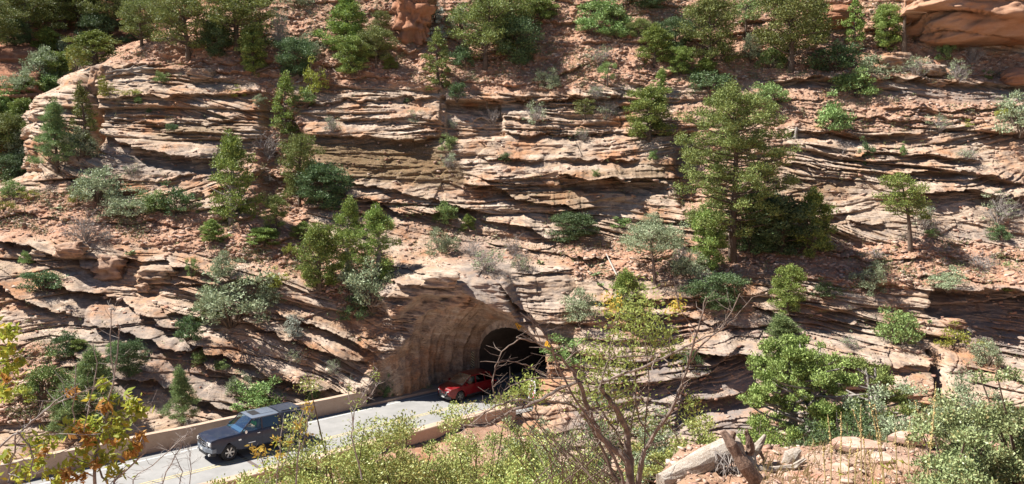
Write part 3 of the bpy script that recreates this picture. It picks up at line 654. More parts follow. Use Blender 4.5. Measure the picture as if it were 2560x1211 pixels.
def make_cactus(seed):
    rn = random.Random(seed); m = MB(); pads = []
    for i in range(16):
        if len(pads) < 1: b = Vector((0, 0, .02)); up_ = Vector((rn.gauss(0, .3), rn.gauss(0, .3), 1))
        else: b = rn.choice(pads[:6]) - Vector((0, 0, .03)); up_ = Vector((rn.gauss(0, 1.3), rn.gauss(0, 1.3), .7))
        up_.normalize(); h = rn.uniform(.14, .22); w = h * .42; nn = Vector((rn.gauss(0, 1), rn.gauss(0, 1), .2)); sd = up_.cross(nn).normalized(); nn = sd.cross(up_).normalized()
        c = b + up_ * h * .5; V = []; F = []
        for s_ in (-1, 1):
            for k in range(10): a = 2 * PI * k / 10; V.append(c + sd * math.cos(a) * w + up_ * math.sin(a) * h * .5)
        ctr = [c + nn * .035, c - nn * .035]; V = V[:10] + ctr
        for k in range(10): F.append((k, (k + 1) % 10, 10)); F.append(((k + 1) % 10, k, 11))
        m.add(V, F); pads.append(b + up_ * h * .95)
    return m
L_CAC = leaf_mat('cactus_pad', (.16, .22, .09), (.26, .32, .14), trans=.05)

PROTO = {}
def proto(k):
    if k in PROTO: return PROTO[k]
    L = []
    if k == 'pinyon':
        for s in range(4): L.append((4.5, 3.6, make_tree(10 + s, 4.5, 3.6, .2, 40, 3, .46, 130, .125, .05, L_PIN, BARK, 'oval', (0, .05, -.05, .02)[s], tr=.04)))
    elif k == 'juniper':
        for s in range(4): L.append((4.0, 2.6, make_tree(30 + s, 4.0, 2.6, .08, 38, 3, .44, 130, .12, .05, L_JUN, BARK, 'oval' if s % 2 else 'column', 0, up=.7, flat=1.0, tr=.045)))
    elif k == 'slim':
        for s in range(3): L.append((4.5, 1.7, make_tree(50 + s, 4.5, 1.7, .06, 34, 2, .52, 85, .12, .05, L_JUN if s else L_PIN, BARK, 'column', (.03, -.04, .06)[s], up=.5, flat=1.0, tr=.03)))
    elif k == 'dark':
        for s in range(3): L.append((3.2, 3.2, make_tree(60 + s, 3.2, 3.2, .04, 38, 3, .50, 130, .12, .055, L_DRK, BARK, 'oval', 0, up=.4, flat=.85, tr=.04)))
    elif k == 'pine':
        for s in range(3): L.append((4.5, 2.8, make_tree(70 + s, 4.5, 2.8, .12, 52, 3, .38, 120, .17, .026, L_SOFT, BARK, 'cone', 0, up=.6, flat=.8, tr=.028)))
    elif k == 'snagtop':
        for s in range(2): L.append((5.0, 3.0, make_tree(80 + s, 5.0, 3.0, .06, 44, 3, .42, 120, .12, .05, L_JUN, BARKG, 'column', 0, up=.6, flat=1.0, tr=.04, bare=.12)))
    elif k == 'small_tree':
        for s in range(3): L.append((2.4, 2.0, make_tree(90 + s, 2.4, 2.0, .45, 16, 2, .50, 80, .10, .045, L_BRT if s < 2 else L_PIN, BARK, 'top', (.08, -.1, .05)[s], tr=.035)))
    elif k == 'shrub':
        for s in range(5): L.append((1.2, 1.6, make_shrub(100 + s, mat=L_SAG, n=44)))
    elif k == 'bright':
        for s in range(4): L.append((1.2, 1.5, make_shrub(120 + s, 1.2, 1.5, mat=L_BRT, n=40, L=.085, Wl=.04)))
    elif k == 'darkshrub':
        for s in range(3): L.append((1.2, 1.6, make_shrub(140 + s, mat=L_DRK, n=44, L=.08, Wl=.04)))
    elif k == 'yellow':
        for s in range(2): L.append((1.0, 1.2, make_shrub(160 + s, 1.0, 1.2, n=26, cr=.18, n_per=50, mat=L_YEL)))
    elif k == 'silver':
        for s in range(2): L.append((1.2, 1.2, make_shrub(170 + s, 1.2, 1.2, n=34, cr=.15, n_per=60, mat=L_SIL, hollow=.4)))
    elif k == 'grey':   # twiggy, half dead, thin leaves
        for s in range(3): L.append((1.1, 1.3, (make_dead(180 + s, 1.1, 1.3), make_shrub(190 + s, 1.1, 1.3, n=30, cr=.16, n_per=22, mat=L_SAG, stems=False)[1])))
    elif k == 'dead':
        for s in range(3): L.append((1.1, 1.3, (make_dead(200 + s, 1.1, 1.3, 24), None)))
    elif k == 'cactus':
        for s in range(3): L.append((.6, 1.2, (None, make_cactus(210 + s).mesh('pads', L_CAC))))
    PROTO[k] = L; return L
KIND = {'pinyon': ('pinyon_pine', 'tree', 'pinyon pines on the slope', 'trunk', 'crown'), 'juniper': ('juniper_tree', 'tree', 'junipers on the slope', 'trunk', 'crown'),
        'slim': ('slender_juniper', 'tree', 'slender junipers on the slope', 'trunk', 'crown'), 'dark': ('dark_evergreen', 'tree', 'dark evergreens on the slope', 'trunk', 'crown'),
        'pine': ('young_pine', 'tree', 'young pines on the slope', 'trunk', 'crown'), 'snagtop': ('juniper_tree', 'tree', 'junipers on the slope', 'trunk', 'crown'),
        'small_tree': ('small_tree', 'tree', 'small trees on the slope', 'trunk', 'crown'), 'shrub': ('shrub', 'shrub', 'grey-green shrubs', 'stems', 'foliage'),
        'bright': ('shrub', 'shrub', 'bright green shrubs', 'stems', 'foliage'), 'darkshrub': ('shrub', 'shrub', 'dark green shrubs', 'stems', 'foliage'),
        'yellow': ('shrub', 'shrub', 'yellowish shrubs', 'stems', 'foliage'), 'silver': ('shrub', 'shrub', 'silvery shrubs', 'stems', 'foliage'),
        'grey': ('shrub', 'shrub', 'grey twiggy shrubs', 'twigs', 'foliage'), 'dead': ('dead_shrub', 'dead shrub', 'dead shrubs', 'twigs', 'foliage'),
        'cactus': ('prickly_pear', 'cactus', 'prickly pear patches', 'twigs', 'pads')}
LOOK = {'pinyon': 'olive green pinyon pine', 'juniper': 'bushy green juniper', 'slim': 'slender green juniper', 'dark': 'dark green evergreen', 'pine': 'soft-needled young pine', 'snagtop': 'tall green juniper',
        'small_tree': 'small tree with thin bare trunk', 'shrub': 'rounded grey-green shrub', 'bright': 'bright green shrub', 'darkshrub': 'dark green shrub', 'yellow': 'yellow-green shrub',
        'silver': 'silvery white shrub', 'grey': 'sparse grey twiggy shrub', 'dead': 'leafless grey dead shrub', 'cactus': 'low prickly pear cactus patch'}
cnt = {}
rp = random.Random(3)
LBL = set()
def place(kind, u, v, h, w, where, pos=None, look=None, sink=.08, scale=1.0):
    p = pos or on_hill(u, v); pr = proto(kind); i = cnt.get(kind, 0); cnt[kind] = i + 1; ph, pw, (a, b) = pr[i % len(pr)]
    m = p.y / FPX * scale; H = h * m / .985; W = w * m * (.9 if v < 200 and kind in ('pinyon', 'dark') else 1)
    name, cat, grp, na, nb = KIND[kind]
    e = empty(name, p - Vector((0, -.12, sink)), rp.uniform(0, 6.28), (look or LOOK[kind]) + ' ' + where.replace(', ', ' ', 0), cat, grp)
    e.scale = (W / pw * 1.06, W / pw * 1.06, H / ph * 1.04)
    if a: link(na, a, e)
    if b: link(nb, b, e)
    return e
PLANTS = [
 # ---- top slope, left to right
 ('pinyon', 350, 118, 110, 100, 'behind the cliff rim, left of the tree with a visible trunk'), ('juniper', 235, 165, 85, 120, 'right of the yellow bush near the upper left rim'),
 ('yellow', 192, 178, 80, 46, 'with yellow top beside the dark juniper, upper left'), ('pinyon', 470, 148, 155, 150, 'with visible trunk standing on the upper left cliff rim'),
 ('dark', 545, 140, 75, 80, 'between two large pinyons at the upper left rim'), ('pinyon', 592, 132, 150, 190, 'with forked dark limbs, largest on the upper left rim'),
 ('juniper', 628, 190, 112, 72, 'dense and upright, right of the forked pinyon'), ('grey', 700, 130, 110, 50, 'bare and upright on red soil near the top left'),
 ('shrub', 745, 18, 50, 80, 'at the top edge, first from the left'), ('silver', 690, 108, 30, 50, 'low on the red soil right of the dense juniper'), ('shrub', 775, 140, 50, 60, 'on the red slope below the top edge, left of the juniper pair'),
 ('juniper', 866, 130, 135, 110, 'tallest of the pair at the top left of centre'), ('juniper', 882, 190, 95, 80, 'lower one of the pair at the top left of centre'), ('pinyon', 942, 172, 100, 95, 'arching over red soil right of the juniper pair'),
 ('pinyon', 955, 85, 55, 50, 'small, near the red rock at the top'), ('juniper', 975, 175, 35, 40, 'small, under the arching pinyon'), ('dark', 738, 190, 90, 95, 'in the shade right of the dense upright juniper'), ('yellow', 782, 245, 85, 60, 'with yellow sprays at the head of the left gully'), ('bright', 765, 262, 40, 50, 'under the yellow sprays at the head of the left gully'),
 ('shrub', 1028, 88, 42, 58, 'beneath the red rock face at the top'), ('silver', 1086, 58, 60, 56, 'right of the red rock face at the top'), ('silver', 1096, 112, 52, 66, 'below the other silvery shrub near the top'), ('shrub', 1150, 75, 55, 70, 'between silvery shrubs and the big pinyon clump'),
 ('slim', 1096, 228, 150, 66, 'standing left of the big pinyon clump on red soil'), ('darkshrub', 1142, 248, 46, 40, 'on the cliff rim below the slender juniper'), ('pinyon', 1212, 175, 180, 160, 'broad crowned, front of the big clump at top centre'),
 ('dark', 1292, 165, 110, 110, 'in front right of the big clump at top centre'), ('pinyon', 1270, 95, 120, 170, 'at the back of the big clump at top centre'), ('juniper', 1345, 60, 70, 90, 'right end of the big clump at top centre'), ('darkshrub', 1160, 165, 50, 70, 'at the left foot of the big clump'),
 ('bright', 1498, 45, 55, 110, 'at the top edge right of the big clump'), ('bright', 1480, 88, 50, 80, 'second one down right of the big clump'), ('bright', 1550, 95, 46, 70, 'on red soil left of the upper right trees'), ('bright', 1535, 60, 50, 70, 'upper one left of the upper right trees'),
 ('grey', 1500, 165, 50, 76, 'on red soil above the cactus ledge'), ('shrub', 1375, 222, 46, 58, 'alone near the cliff rim, right of the big clump'), ('small_tree', 1518, 222, 62, 46, 'on the cliff rim right of centre'), ('grey', 1490, 242, 36, 50, 'on the rim under the small tree'),
 ('juniper', 1640, 165, 100, 92, 'left of the tall pinyon at the upper right'), ('juniper', 1700, 190, 70, 60, 'touching the trunk of the tall upper right pinyon'), ('pinyon', 1775, 185, 185, 140, 'with dark straight trunk at the upper right'), ('slim', 1650, 255, 85, 50, 'on the rim above the right of the centre cliff'),
 ('dark', 1620, 20, 50, 120, 'in shade at the top edge right of centre'), ('small_tree', 1865, 96, 88, 76, 'with forked trunk right of the tall upper pinyon'), ('shrub', 1880, 148, 60, 60, 'below the forked small tree'), ('bright', 1930, 170, 60, 70, 'left of the large upper right pinyon'),
 ('pinyon', 1975, 178, 190, 180, 'largest on the upper right slope'), ('juniper', 2040, 100, 110, 70, 'behind the largest upper right pinyon'), ('slim', 2146, 122, 128, 52, 'alone before the dark cleft at the top right'), ('juniper', 2222, 128, 110, 76, 'left of the broken snag at the top right'),
 ('darkshrub', 2100, 178, 70, 140, 'wide, in shade right of the largest upper right pinyon'), ('shrub', 2178, 205, 56, 100, 'on the ledge below the slim juniper, top right'), ('bright', 2140, 242, 66, 100, 'hanging over the ledge at upper right'), ('bright', 2170, 225, 40, 60, 'beside the one hanging over the upper right ledge'),
 ('darkshrub', 1775, 235, 60, 110, 'in shade at the foot of the tall upper right pinyon'), ('juniper', 1765, 190, 45, 60, 'small, in front of the straight-trunked pinyon'), ('bright', 1925, 268, 64, 84, 'above the bare branches, right of the huge pinyon'), ('bright', 2080, 325, 78, 88, 'glowing green on a soil mound, right of the huge pinyon'),
 ('grey', 2290, 190, 50, 80, 'at the foot of the snag, top right'), ('bright', 2364, 152, 46, 46, 'below the big red boulder'), ('grey', 2390, 200, 50, 66, 'on stones below the big red boulder'), ('dead', 2432, 158, 50, 60, 'against the shadow under the big red boulder'), ('bright', 2475, 198, 24, 26, 'tiny, right of the dead shrub under the boulder'),
 ('dark', 1690, 130, 80, 90, 'in shade between the upper right junipers'), ('darkshrub', 1760, 60, 40, 60, 'behind the tall upper right pinyon'), ('pinyon', 1600, 110, 60, 60, 'small, left of the upper right junipers'),
 # ---- upper cliff band
 ('pine', 140, 432, 178, 105, 'at the left cliff nose'), ('slim', 212, 375, 165, 60, 'leaning in the crack of the left cliff'), ('shrub', 205, 395, 70, 80, 'at the base of the left cliff crack'), ('yellow', 268, 250, 66, 40, 'in the crack at the top of the left cliff'),
 ('bright', 405, 208, 30, 38, 'small, on the left cliff top'), ('bright', 350, 258, 22, 26, 'tiny, on the left cliff face'), ('darkshrub', 367, 283, 14, 14, 'tiniest, on the left cliff face'), ('darkshrub', 430, 328, 22, 30, 'small, on the mossy band of the left cliff'), ('grey', 328, 436, 34, 42, 'small, on pale rock of the left cliff'),
 ('yellow', 592, 242, 26, 36, 'small, on the rim at the right of the left cliff'), ('yellow', 340, 238, 18, 60, 'flat and low on the left cliff top'), ('shrub', 645, 260, 24, 30, 'at the right end of the left cliff rim'),
 ('slim', 700, 335, 150, 66, 'growing in the gully between left and centre cliffs'), ('dead', 655, 392, 74, 80, 'rounded, mouth of the left gully'), ('slim', 735, 340, 50, 36, 'small, in the gully right of the slender juniper'),
 ('snagtop', 578, 560, 225, 135, 'with dead top in front of the left cliff'), ('pinyon', 735, 520, 175, 90, 'upright in the gully right of the dead-topped juniper'), ('dark', 800, 525, 110, 115, 'in shade right of the upright gully pinyon'), ('darkshrub', 770, 470, 60, 60, 'behind the upright gully pinyon'),
 ('dead', 650, 458, 30, 66, 'dark and low left of the upright gully pinyon'), ('grey', 832, 328, 40, 50, 'on the centre cliff near its left end'), ('grey', 1034, 308, 36, 42, 'on the banded ledge left of the cliff corner'), ('darkshrub', 1015, 258, 14, 24, 'tiny, on the centre cliff rim'),
 ('grey', 1124, 324, 32, 30, 'in the vertical cliff corner'), ('bright', 1122, 378, 40, 48, 'round, on a ledge below the cliff corner'), ('grey', 1122, 420, 40, 50, 'twiggy below the round bright shrub'), ('dead', 1232, 316, 56, 54, 'in shadow right of the cliff corner'),
 ('grey', 1340, 312, 56, 62, 'largest on the centre cliff face'), ('small_tree', 1466, 312, 62, 60, 'with leaning trunk on the centre cliff face'), ('grey', 1522, 300, 50, 56, 'right of the leaning small tree'), ('grey', 1458, 352, 34, 40, 'under the leaning small tree'),
 ('darkshrub', 1264, 404, 26, 48, 'flat, on a shadowed ledge of the centre cliff'), ('dead', 1350, 445, 40, 56, 'low on the mossy centre cliff'), ('bright', 1484, 442, 20, 22, 'tiny, above the crack of the centre cliff'), ('bright', 1632, 402, 28, 22, 'tiny, at the right end of the centre cliff'),
 ('juniper', 1625, 352, 128, 116, 'hanging on the right end of the centre cliff'), ('dead', 2105, 395, 50, 60, 'in the middle of the right cliff'), ('darkshrub', 2165, 410, 56, 46, 'clinging to the middle of the right cliff'), ('bright', 2246, 386, 28, 18, 'tiny, right of the clinging dark shrub'),
 ('grey', 2352, 332, 46, 64, 'on the soil band of the right cliff'), ('yellow', 2420, 322, 22, 32, 'small, on the soil band near the right edge'), ('shrub', 2540, 330, 90, 120, 'large, at the right edge above the cliff'), ('yellow', 2515, 300, 40, 60, 'left of the large shrub at the right edge'), ('grey', 2405, 395, 30, 50, 'on a thin ledge near the right edge'),
 ('grey', 2310, 572, 62, 66, 'round, right of the leaning juniper'), ('grey', 2500, 560, 80, 90, 'large, on the lower right cliff'), ('darkshrub', 2495, 600, 40, 60, 'below the large twiggy shrub at right'), ('bright', 2330, 596, 24, 40, 'small, beneath the round twiggy shrub'),
 ('dark', 1955, 632, 130, 170, 'right under the huge pinyon'), ('juniper', 2032, 640, 165, 110, 'right end of the group under the huge pinyon'), ('juniper', 1768, 680, 150, 90, 'left foot of the huge pinyon'), ('darkshrub', 1880, 640, 70, 90, 'at the foot of the huge pinyon'), ('dark', 1900, 560, 80, 100, 'behind the trunk of the huge pinyon'),
 # ---- left terrace
 ('shrub', 245, 505, 86, 125, 'large, beneath the left cliff'), ('yellow', 200, 512, 50, 46, 'fringing the large left terrace shrub'), ('shrub', 330, 540, 60, 120, 'left one of the joined pair on the left terrace'), ('darkshrub', 440, 536, 68, 96, 'right one of the joined pair on the left terrace'), ('bright', 385, 528, 50, 80, 'middle of the joined shrubs on the left terrace'),
 ('yellow', 72, 498, 26, 50, 'small, on pale rock at the left edge'), ('yellow', 20, 530, 36, 56, 'at the left edge of the terrace'), ('bright', 25, 492, 46, 52, 'above the yellow one at the left edge'), ('dead', 215, 604, 80, 96, 'dark twisted on the left terrace'), ('dead', 262, 600, 36, 50, 'small, right of the twisted dead shrub'),
 ('juniper', 530, 606, 58, 66, 'small, left foot of the dead-topped juniper'), ('bright', 497, 530, 30, 36, 'small, left of the dead-topped juniper'), ('pinyon', 695, 585, 95, 56, 'small, on the slope below the gully'), ('juniper', 658, 616, 46, 80, 'low, on the slope below the gully'), ('yellow', 722, 640, 36, 34, 'below the small gully pinyon'), ('juniper', 755, 600, 46, 60, 'low, right of the small gully pinyon'),
 ('cactus', 330, 640, 18, 60, 'on the left terrace edge'), ('cactus', 130, 522, 14, 60, 'on the left terrace near the edge of the photo'), ('cactus', 440, 612, 14, 60, 'under the dead-topped juniper'),
 # ---- above the tunnel
 ('juniper', 800, 728, 165, 105, 'left of the pair above the lower cliff'), ('snagtop', 868, 690, 195, 95, 'left one of the tall pair left of the tunnel'), ('snagtop', 942, 700, 185, 112, 'right one of the tall pair left of the tunnel'), ('shrub', 930, 760, 110, 130, 'large, under the tall pair left of the tunnel'), ('darkshrub', 885, 800, 70, 90, 'lowest under the tall pair left of the tunnel'), ('shrub', 870, 730, 70, 70, 'in front of the tall pair left of the tunnel'),
 ('bright', 1110, 558, 52, 66, 'above and left of the tunnel, on the ledge'), ('juniper', 1170, 578, 44, 40, 'small, on the ledge above the tunnel'), ('shrub', 1102, 634, 62, 76, 'at the lip above the blasted tunnel wall'), ('dark', 1438, 606, 70, 108, 'blue-green, on the ledge above right of the tunnel'), ('dead', 1285, 640, 60, 60, 'directly above the tunnel arch'), ('grey', 1300, 678, 56, 56, 'on the rock directly above the tunnel arch'),
 ('bright', 1555, 568, 28, 56, 'flat, on the ledge right of centre'), ('shrub', 1630, 575, 44, 62, 'on the ledge left of the huge pinyon'), ('grey', 1220, 680, 60, 90, 'dangling over the blasted tunnel wall'), ('dead', 1180, 640, 50, 70, 'at the lip above the tunnel'),
 ('cactus', 1352, 664, 18, 46, 'right above the tunnel'), ('cactus', 1478, 692, 26, 60, 'left of the fallen white stick'), ('cactus', 1500, 720, 26, 50, 'below the fallen white stick'), ('shrub', 1720, 690, 56, 86, 'grey, left of the huge pinyon foot'), ('shrub', 1682, 610, 40, 50, 'small, left of the huge pinyon trunk'), ('grey', 1700, 660, 50, 70, 'below the ledge at the huge pinyon'),
 # ---- lower cliff left
 ('darkshrub', 118, 728, 56, 98, 'on the ledge at the lower left'), ('bright', 65, 660, 36, 34, 'small, at the lower left cliff top'), ('small_tree', 475, 722, 76, 30, 'very thin, on the lower left cliff'), ('shrub', 578, 690, 58, 76, 'blue-green, above the big lower left shrub'), ('shrub', 575, 805, 125, 185, 'biggest on the lower left cliff'), ('darkshrub', 490, 845, 66, 66, 'left foot of the biggest lower left shrub'),
 ('bright', 520, 800, 70, 80, 'left side of the biggest lower left shrub'), ('yellow', 690, 722, 48, 58, 'right above the biggest lower left shrub'), ('shrub', 665, 765, 50, 76, 'right of the biggest lower left shrub'), ('silver', 735, 838, 62, 54, 'wispy, on the dipping rock beds'), ('darkshrub', 168, 888, 60, 76, 'at the left, over the grey slab'), ('juniper', 196, 890, 44, 46, 'small, at the left over the grey slab'),
 ('dark', 330, 935, 80, 80, 'clinging in shade to the grey slab'), ('pine', 465, 1068, 155, 86, 'thin, behind the parapet at left'), ('bright', 505, 912, 40, 50, 'on the grey slab left of the beds'), ('bright', 565, 918, 22, 38, 'tiny, on the dipping beds'), ('bright', 645, 1030, 80, 120, 'behind the parapet by the pickup'), ('shrub', 600, 985, 50, 60, 'above the parapet left of the pickup'),
 ('darkshrub', 780, 1010, 50, 44, 'small, at the parapet right of the pickup'), ('grey', 735, 905, 44, 50, 'on the dipping beds above the parapet'), ('grey', 835, 935, 40, 40, 'on the beds left of the tunnel wall'), ('bright', 115, 985, 90, 100, 'on orange soil at the left'), ('yellow', 60, 1010, 60, 80, 'low, on orange soil at the left edge'), ('pine', 225, 1080, 215, 150, 'largest, behind the parapet at far left'), ('pine', 165, 1100, 150, 110, 'left one behind the parapet at far left'),
 ('bright', 290, 880, 30, 40, 'tiny, on the grey slab at left'), ('darkshrub', 958, 1000, 56, 38, 'at the right end of the far parapet'), ('shrub', 1050, 985, 22, 30, 'tiny, at the foot of the tunnel wall'),
 # ---- right of the tunnel
 ('shrub', 1448, 805, 78, 92, 'right of the arch, casting a long shadow'), ('juniper', 1565, 815, 140, 92, 'rounded, right of the tunnel'), ('bright', 1425, 905, 66, 100, 'beside the yellow sign on the arch'), ('dark', 1800, 775, 90, 130, 'in shade below the huge pinyon'), ('grey', 1760, 720, 50, 80, 'below the huge pinyon, over the dark shrub'), ('darkshrub', 1725, 905, 34, 60, 'on the lower right ledge'), ('darkshrub', 1790, 895, 28, 66, 'second on the lower right ledge'),
 ('juniper', 1968, 785, 120, 86, 'upper one above the near gnarled junipers'), ('pine', 1970, 892, 110, 140, 'spreading, above the near gnarled junipers'), ('darkshrub', 2055, 742, 40, 66, 'low, right of the upper juniper'), ('shrub', 2185, 735, 76, 82, 'on the soil slope at the right'), ('bright', 2245, 858, 90, 98, 'on top of the layered rock dome'), ('yellow', 2385, 872, 60, 74, 'on the right rock dome'), ('shrub', 2448, 910, 66, 72, 'at the right end of the rock dome'), ('yellow', 2465, 868, 20, 38, 'tiny, on the right rock dome'),
 ('shrub', 2360, 722, 50, 86, 'at the lip of the dark alcove'), ('bright', 2548, 722, 56, 60, 'at the right edge above the dark alcove'), ('dead', 2445, 668, 50, 86, 'low, above the dark alcove'), ('dead', 2190, 650, 34, 70, 'flattened, on the soil slope at the right'), ('cactus', 2330, 812, 16, 40, 'between the rock domes'), ('grey', 2110, 870, 40, 46, 'left of the layered rock dome')]
for k, u, v, h, w, wh in PLANTS: place(k, u, v, h, w, wh)
# the huge pinyon right of centre
def custom(name, u, v, h, w, label, group, **kw):
    p = on_hill(u, v); m = p.y / FPX; H = h * m; W = w * m
    a, b = make_tree(kw.pop('seed', 1), H, W, **kw); e = empty(name, p - Vector((0, -.15, .15)), 0, label, 'tree', group); link('trunk', a, e); link('crown', b, e); return e
custom('pinyon_pine', 1835, 655, 460, 262, 'huge open-crowned pinyon pine right of centre, tallest tree on the slope', 'pinyon pines on the slope', seed=401, base=.16, limbs=92, per=5, cr=.25, n_per=135, L=.15, Wl=.055, mat=L_PIN, bark=BARK, shape='oval', tr=.026, lean=-.02, droop=.1)
custom('juniper_tree', 2272, 628, 205, 120, 'leaning juniper with bare curved dark trunk on the right cliff', 'junipers on the slope', seed=402, base=.45, limbs=26, per=3, cr=.42, n_per=100, L=.13, Wl=.055, mat=L_JUN, bark=BARK, shape='top', tr=.035, lean=-.16)
custom('juniper_tree', 1640, 722, 165, 150, 'dark-trunked spreading juniper with blue-green crown, right of the tunnel', 'junipers on the slope', seed=403, base=.55, limbs=26, per=3, cr=.44, n_per=100, L=.13, Wl=.055, mat=L_SAG, bark=TWIGD, shape='top', tr=.045, lean=-.05, multi=2)
# trees and brush on the farther canyon side
FAR = [('pinyon', 60, 105, 130, 150), ('pinyon', 25, 60, 110, 120), ('pinyon', 150, 75, 120, 130), ('juniper', 110, 130, 60, 80), ('pinyon', 205, 60, 110, 120), ('pinyon', 270, 95, 130, 120), ('dark', 20, 110, 60, 80), ('shrub', 160, 160, 60, 80),
 ('shrub', 110, 195, 70, 80), ('juniper', 150, 215, 80, 90), ('shrub', 60, 225, 50, 70), ('bright', 130, 245, 60, 80), ('juniper', 75, 262, 70, 90), ('bright', 30, 300, 80, 90), ('juniper', 75, 330, 80, 80), ('yellow', 25, 330, 40, 70), ('bright', 90, 300, 60, 70),
 ('pinyon', 20, 410, 120, 90), ('shrub', 62, 420, 90, 90), ('dark', 15, 450, 60, 70), ('shrub', 100, 385, 60, 70), ('darkshrub', 50, 462, 50, 80), ('bright', 30, 375, 60, 70), ('dark', 320, 60, 90, 100), ('pinyon', 400, 55, 90, 90), ('pinyon', 290, 20, 90, 110), ('dark', 230, 120, 80, 90), ('pinyon', 100, 20, 90, 110), ('dark', 170, 20, 70, 90), ('pinyon', 20, 5, 80, 100), ('juniper', 180, 175, 60, 70), ('shrub', 215, 210, 60, 70), ('pinyon', -30, 130, 120, 120), ('pinyon', -60, 330, 120, 120), ('pinyon', 75, 30, 90, 100), ('dark', 350, 130, 60, 90)]
FW = ['near the top left corner', 'at the left edge near the top', 'standing before the upper left cliff shade', 'above the dark red outcrop', 'second row in the upper left', 'left of the pale rim trees', 'on the dark red outcrop at the left edge', 'right of the red outcrop',
 'right below the red outcrop top', 'in the gully behind the cliff nose', 'on the face of the red outcrop', 'in the gully below the red outcrop', 'low beneath the red outcrop', 'at the left edge below the outcrop', 'left of the cliff nose', 'yellowish at the left edge, mid height', 'just left of the cliff nose top',
 'at the left edge below mid height', 'left of the young pine', 'dark at the left edge beside the terrace', 'behind the young pine', 'at the foot of the left gully', 'at the left edge, mid height', 'behind the pale upper left rim', 'at the top edge by the red cliff', 'at the top edge in the upper left', 'behind the yellow bush', 'at the top edge near the left corner', 'shaded at the top edge', 'in the top left corner', 'above the cliff nose', 'touching the cliff nose top', 'beyond the left edge by the outcrop', 'beyond the left edge of the terrace', 'second row near the top left corner', 'behind the rim below the red cliff']
FW = [w_.replace('standing before the upper left cliff shade', 'before the upper left shade') for w_ in FW]
for (k, u, v, h, w), wh in zip(FAR, FW):
    p = on_far(u, v); place(k, u, v, h, w, 'on the far side ' + wh, pos=p)
# ================================================================ vehicles, driver figures, signs
def paint(name, c, rough=.3, metal=.0, coat=.45):
    m, t, out = nt(name); tc = t.nodes.new('ShaderNodeTexCoord').outputs['Object']; n = noise(t, tc, 3, 5, .6)
    col = mix(t, rng(t, n, .45, .8, 0, .08), c, (.35, .30, .26)); bsdf(t, out, col, rng(t, n, .3, .7, rough, rough + .15), metal, coat=coat, spec=.3); return m
def glass(name, tint, fac):
    m, t, out = nt(name); tr = t.nodes.new('ShaderNodeBsdfTransparent'); tr.inputs[0].default_value = tint + (1,)
    g = t.nodes.new('ShaderNodeBsdfGlossy'); g.inputs['Roughness'].default_value = .04; g.inputs[0].default_value = (.85, .93, 1, 1)
    fr = t.nodes.new('ShaderNodeFresnel'); fr.inputs[0].default_value = 1.5
    f = mth(t, 'ADD', fr.outputs[0], fac); mx = t.nodes.new('ShaderNodeMixShader'); t.links.new(f, mx.inputs[0]); t.links.new(tr.outputs[0], mx.inputs[1]); t.links.new(g.outputs[0], mx.inputs[2]); t.links.new(mx.outputs[0], out.inputs[0]); return m
NAVY = paint('navy_paint', (.020, .029, .058)); GREYP = paint('roof_paint', (.15, .18, .23)); RUBY = paint('red_paint', (.17, .003, .006)); BLK = simple('black_trim', (.02, .02, .022), .6, var=.2)
CAPP = paint('cap_paint', (.05, .06, .085))
CHR = simple('chrome', (.75, .75, .77), .18, 1.0, .05, bstr=0); ALU = simple('alloy', (.62, .60, .57), .35, .8, .1, bstr=0); RUB = simple('rubber', (.03, .03, .03), .85, var=.2)
STEEL = simple('bumper_steel', (.20, .225, .26), .5, .3, .1); LAMP = simple('lamp_glass', (.72, .72, .70), .15, 0, .05, bstr=0, coat=1); TAIL = simple('tail_glass', (.45, .02, .02), .2, 0, .05, bstr=0, coat=1)
GW = glass('windshield_glass', (.55, .75, .90), .36); GS = glass('side_glass', (.62, .78, .72), .03); GD = glass('tinted_glass', (.03, .035, .045), .05); SEAT = simple('seat_cloth', (.22, .21, .20), .9); DASH = simple('dash', (.30, .38, .44), .7)
def fig_mesh(name, pts, edges, rad, mat, sub=1):
    me = bpy.data.meshes.new(name); me.from_pydata(pts, edges, []); me.materials.append(mat); o = bpy.data.objects.new(name, me); COL.objects.link(o)
    sk = o.modifiers.new('skin', 'SKIN'); sk.use_smooth_shade = True
    if not me.skin_vertices: 
        bm = bmesh.new(); bm.from_mesh(me); bm.verts.layers.skin.verify(); bm.to_mesh(me); bm.free()
    for i, r in enumerate(rad): me.skin_vertices[0].data[i].radius = (r, r) if not hasattr(r, '__len__') else r
    me.skin_vertices[0].data[0].use_root = True
    s = o.modifiers.new('sub', 'SUBSURF'); s.levels = sub; s.render_levels = sub; return o
SKIN = simple('skin', (.55, .34, .25), .6, var=.05); HAIR = simple('hair', (.07, .045, .03), .8)
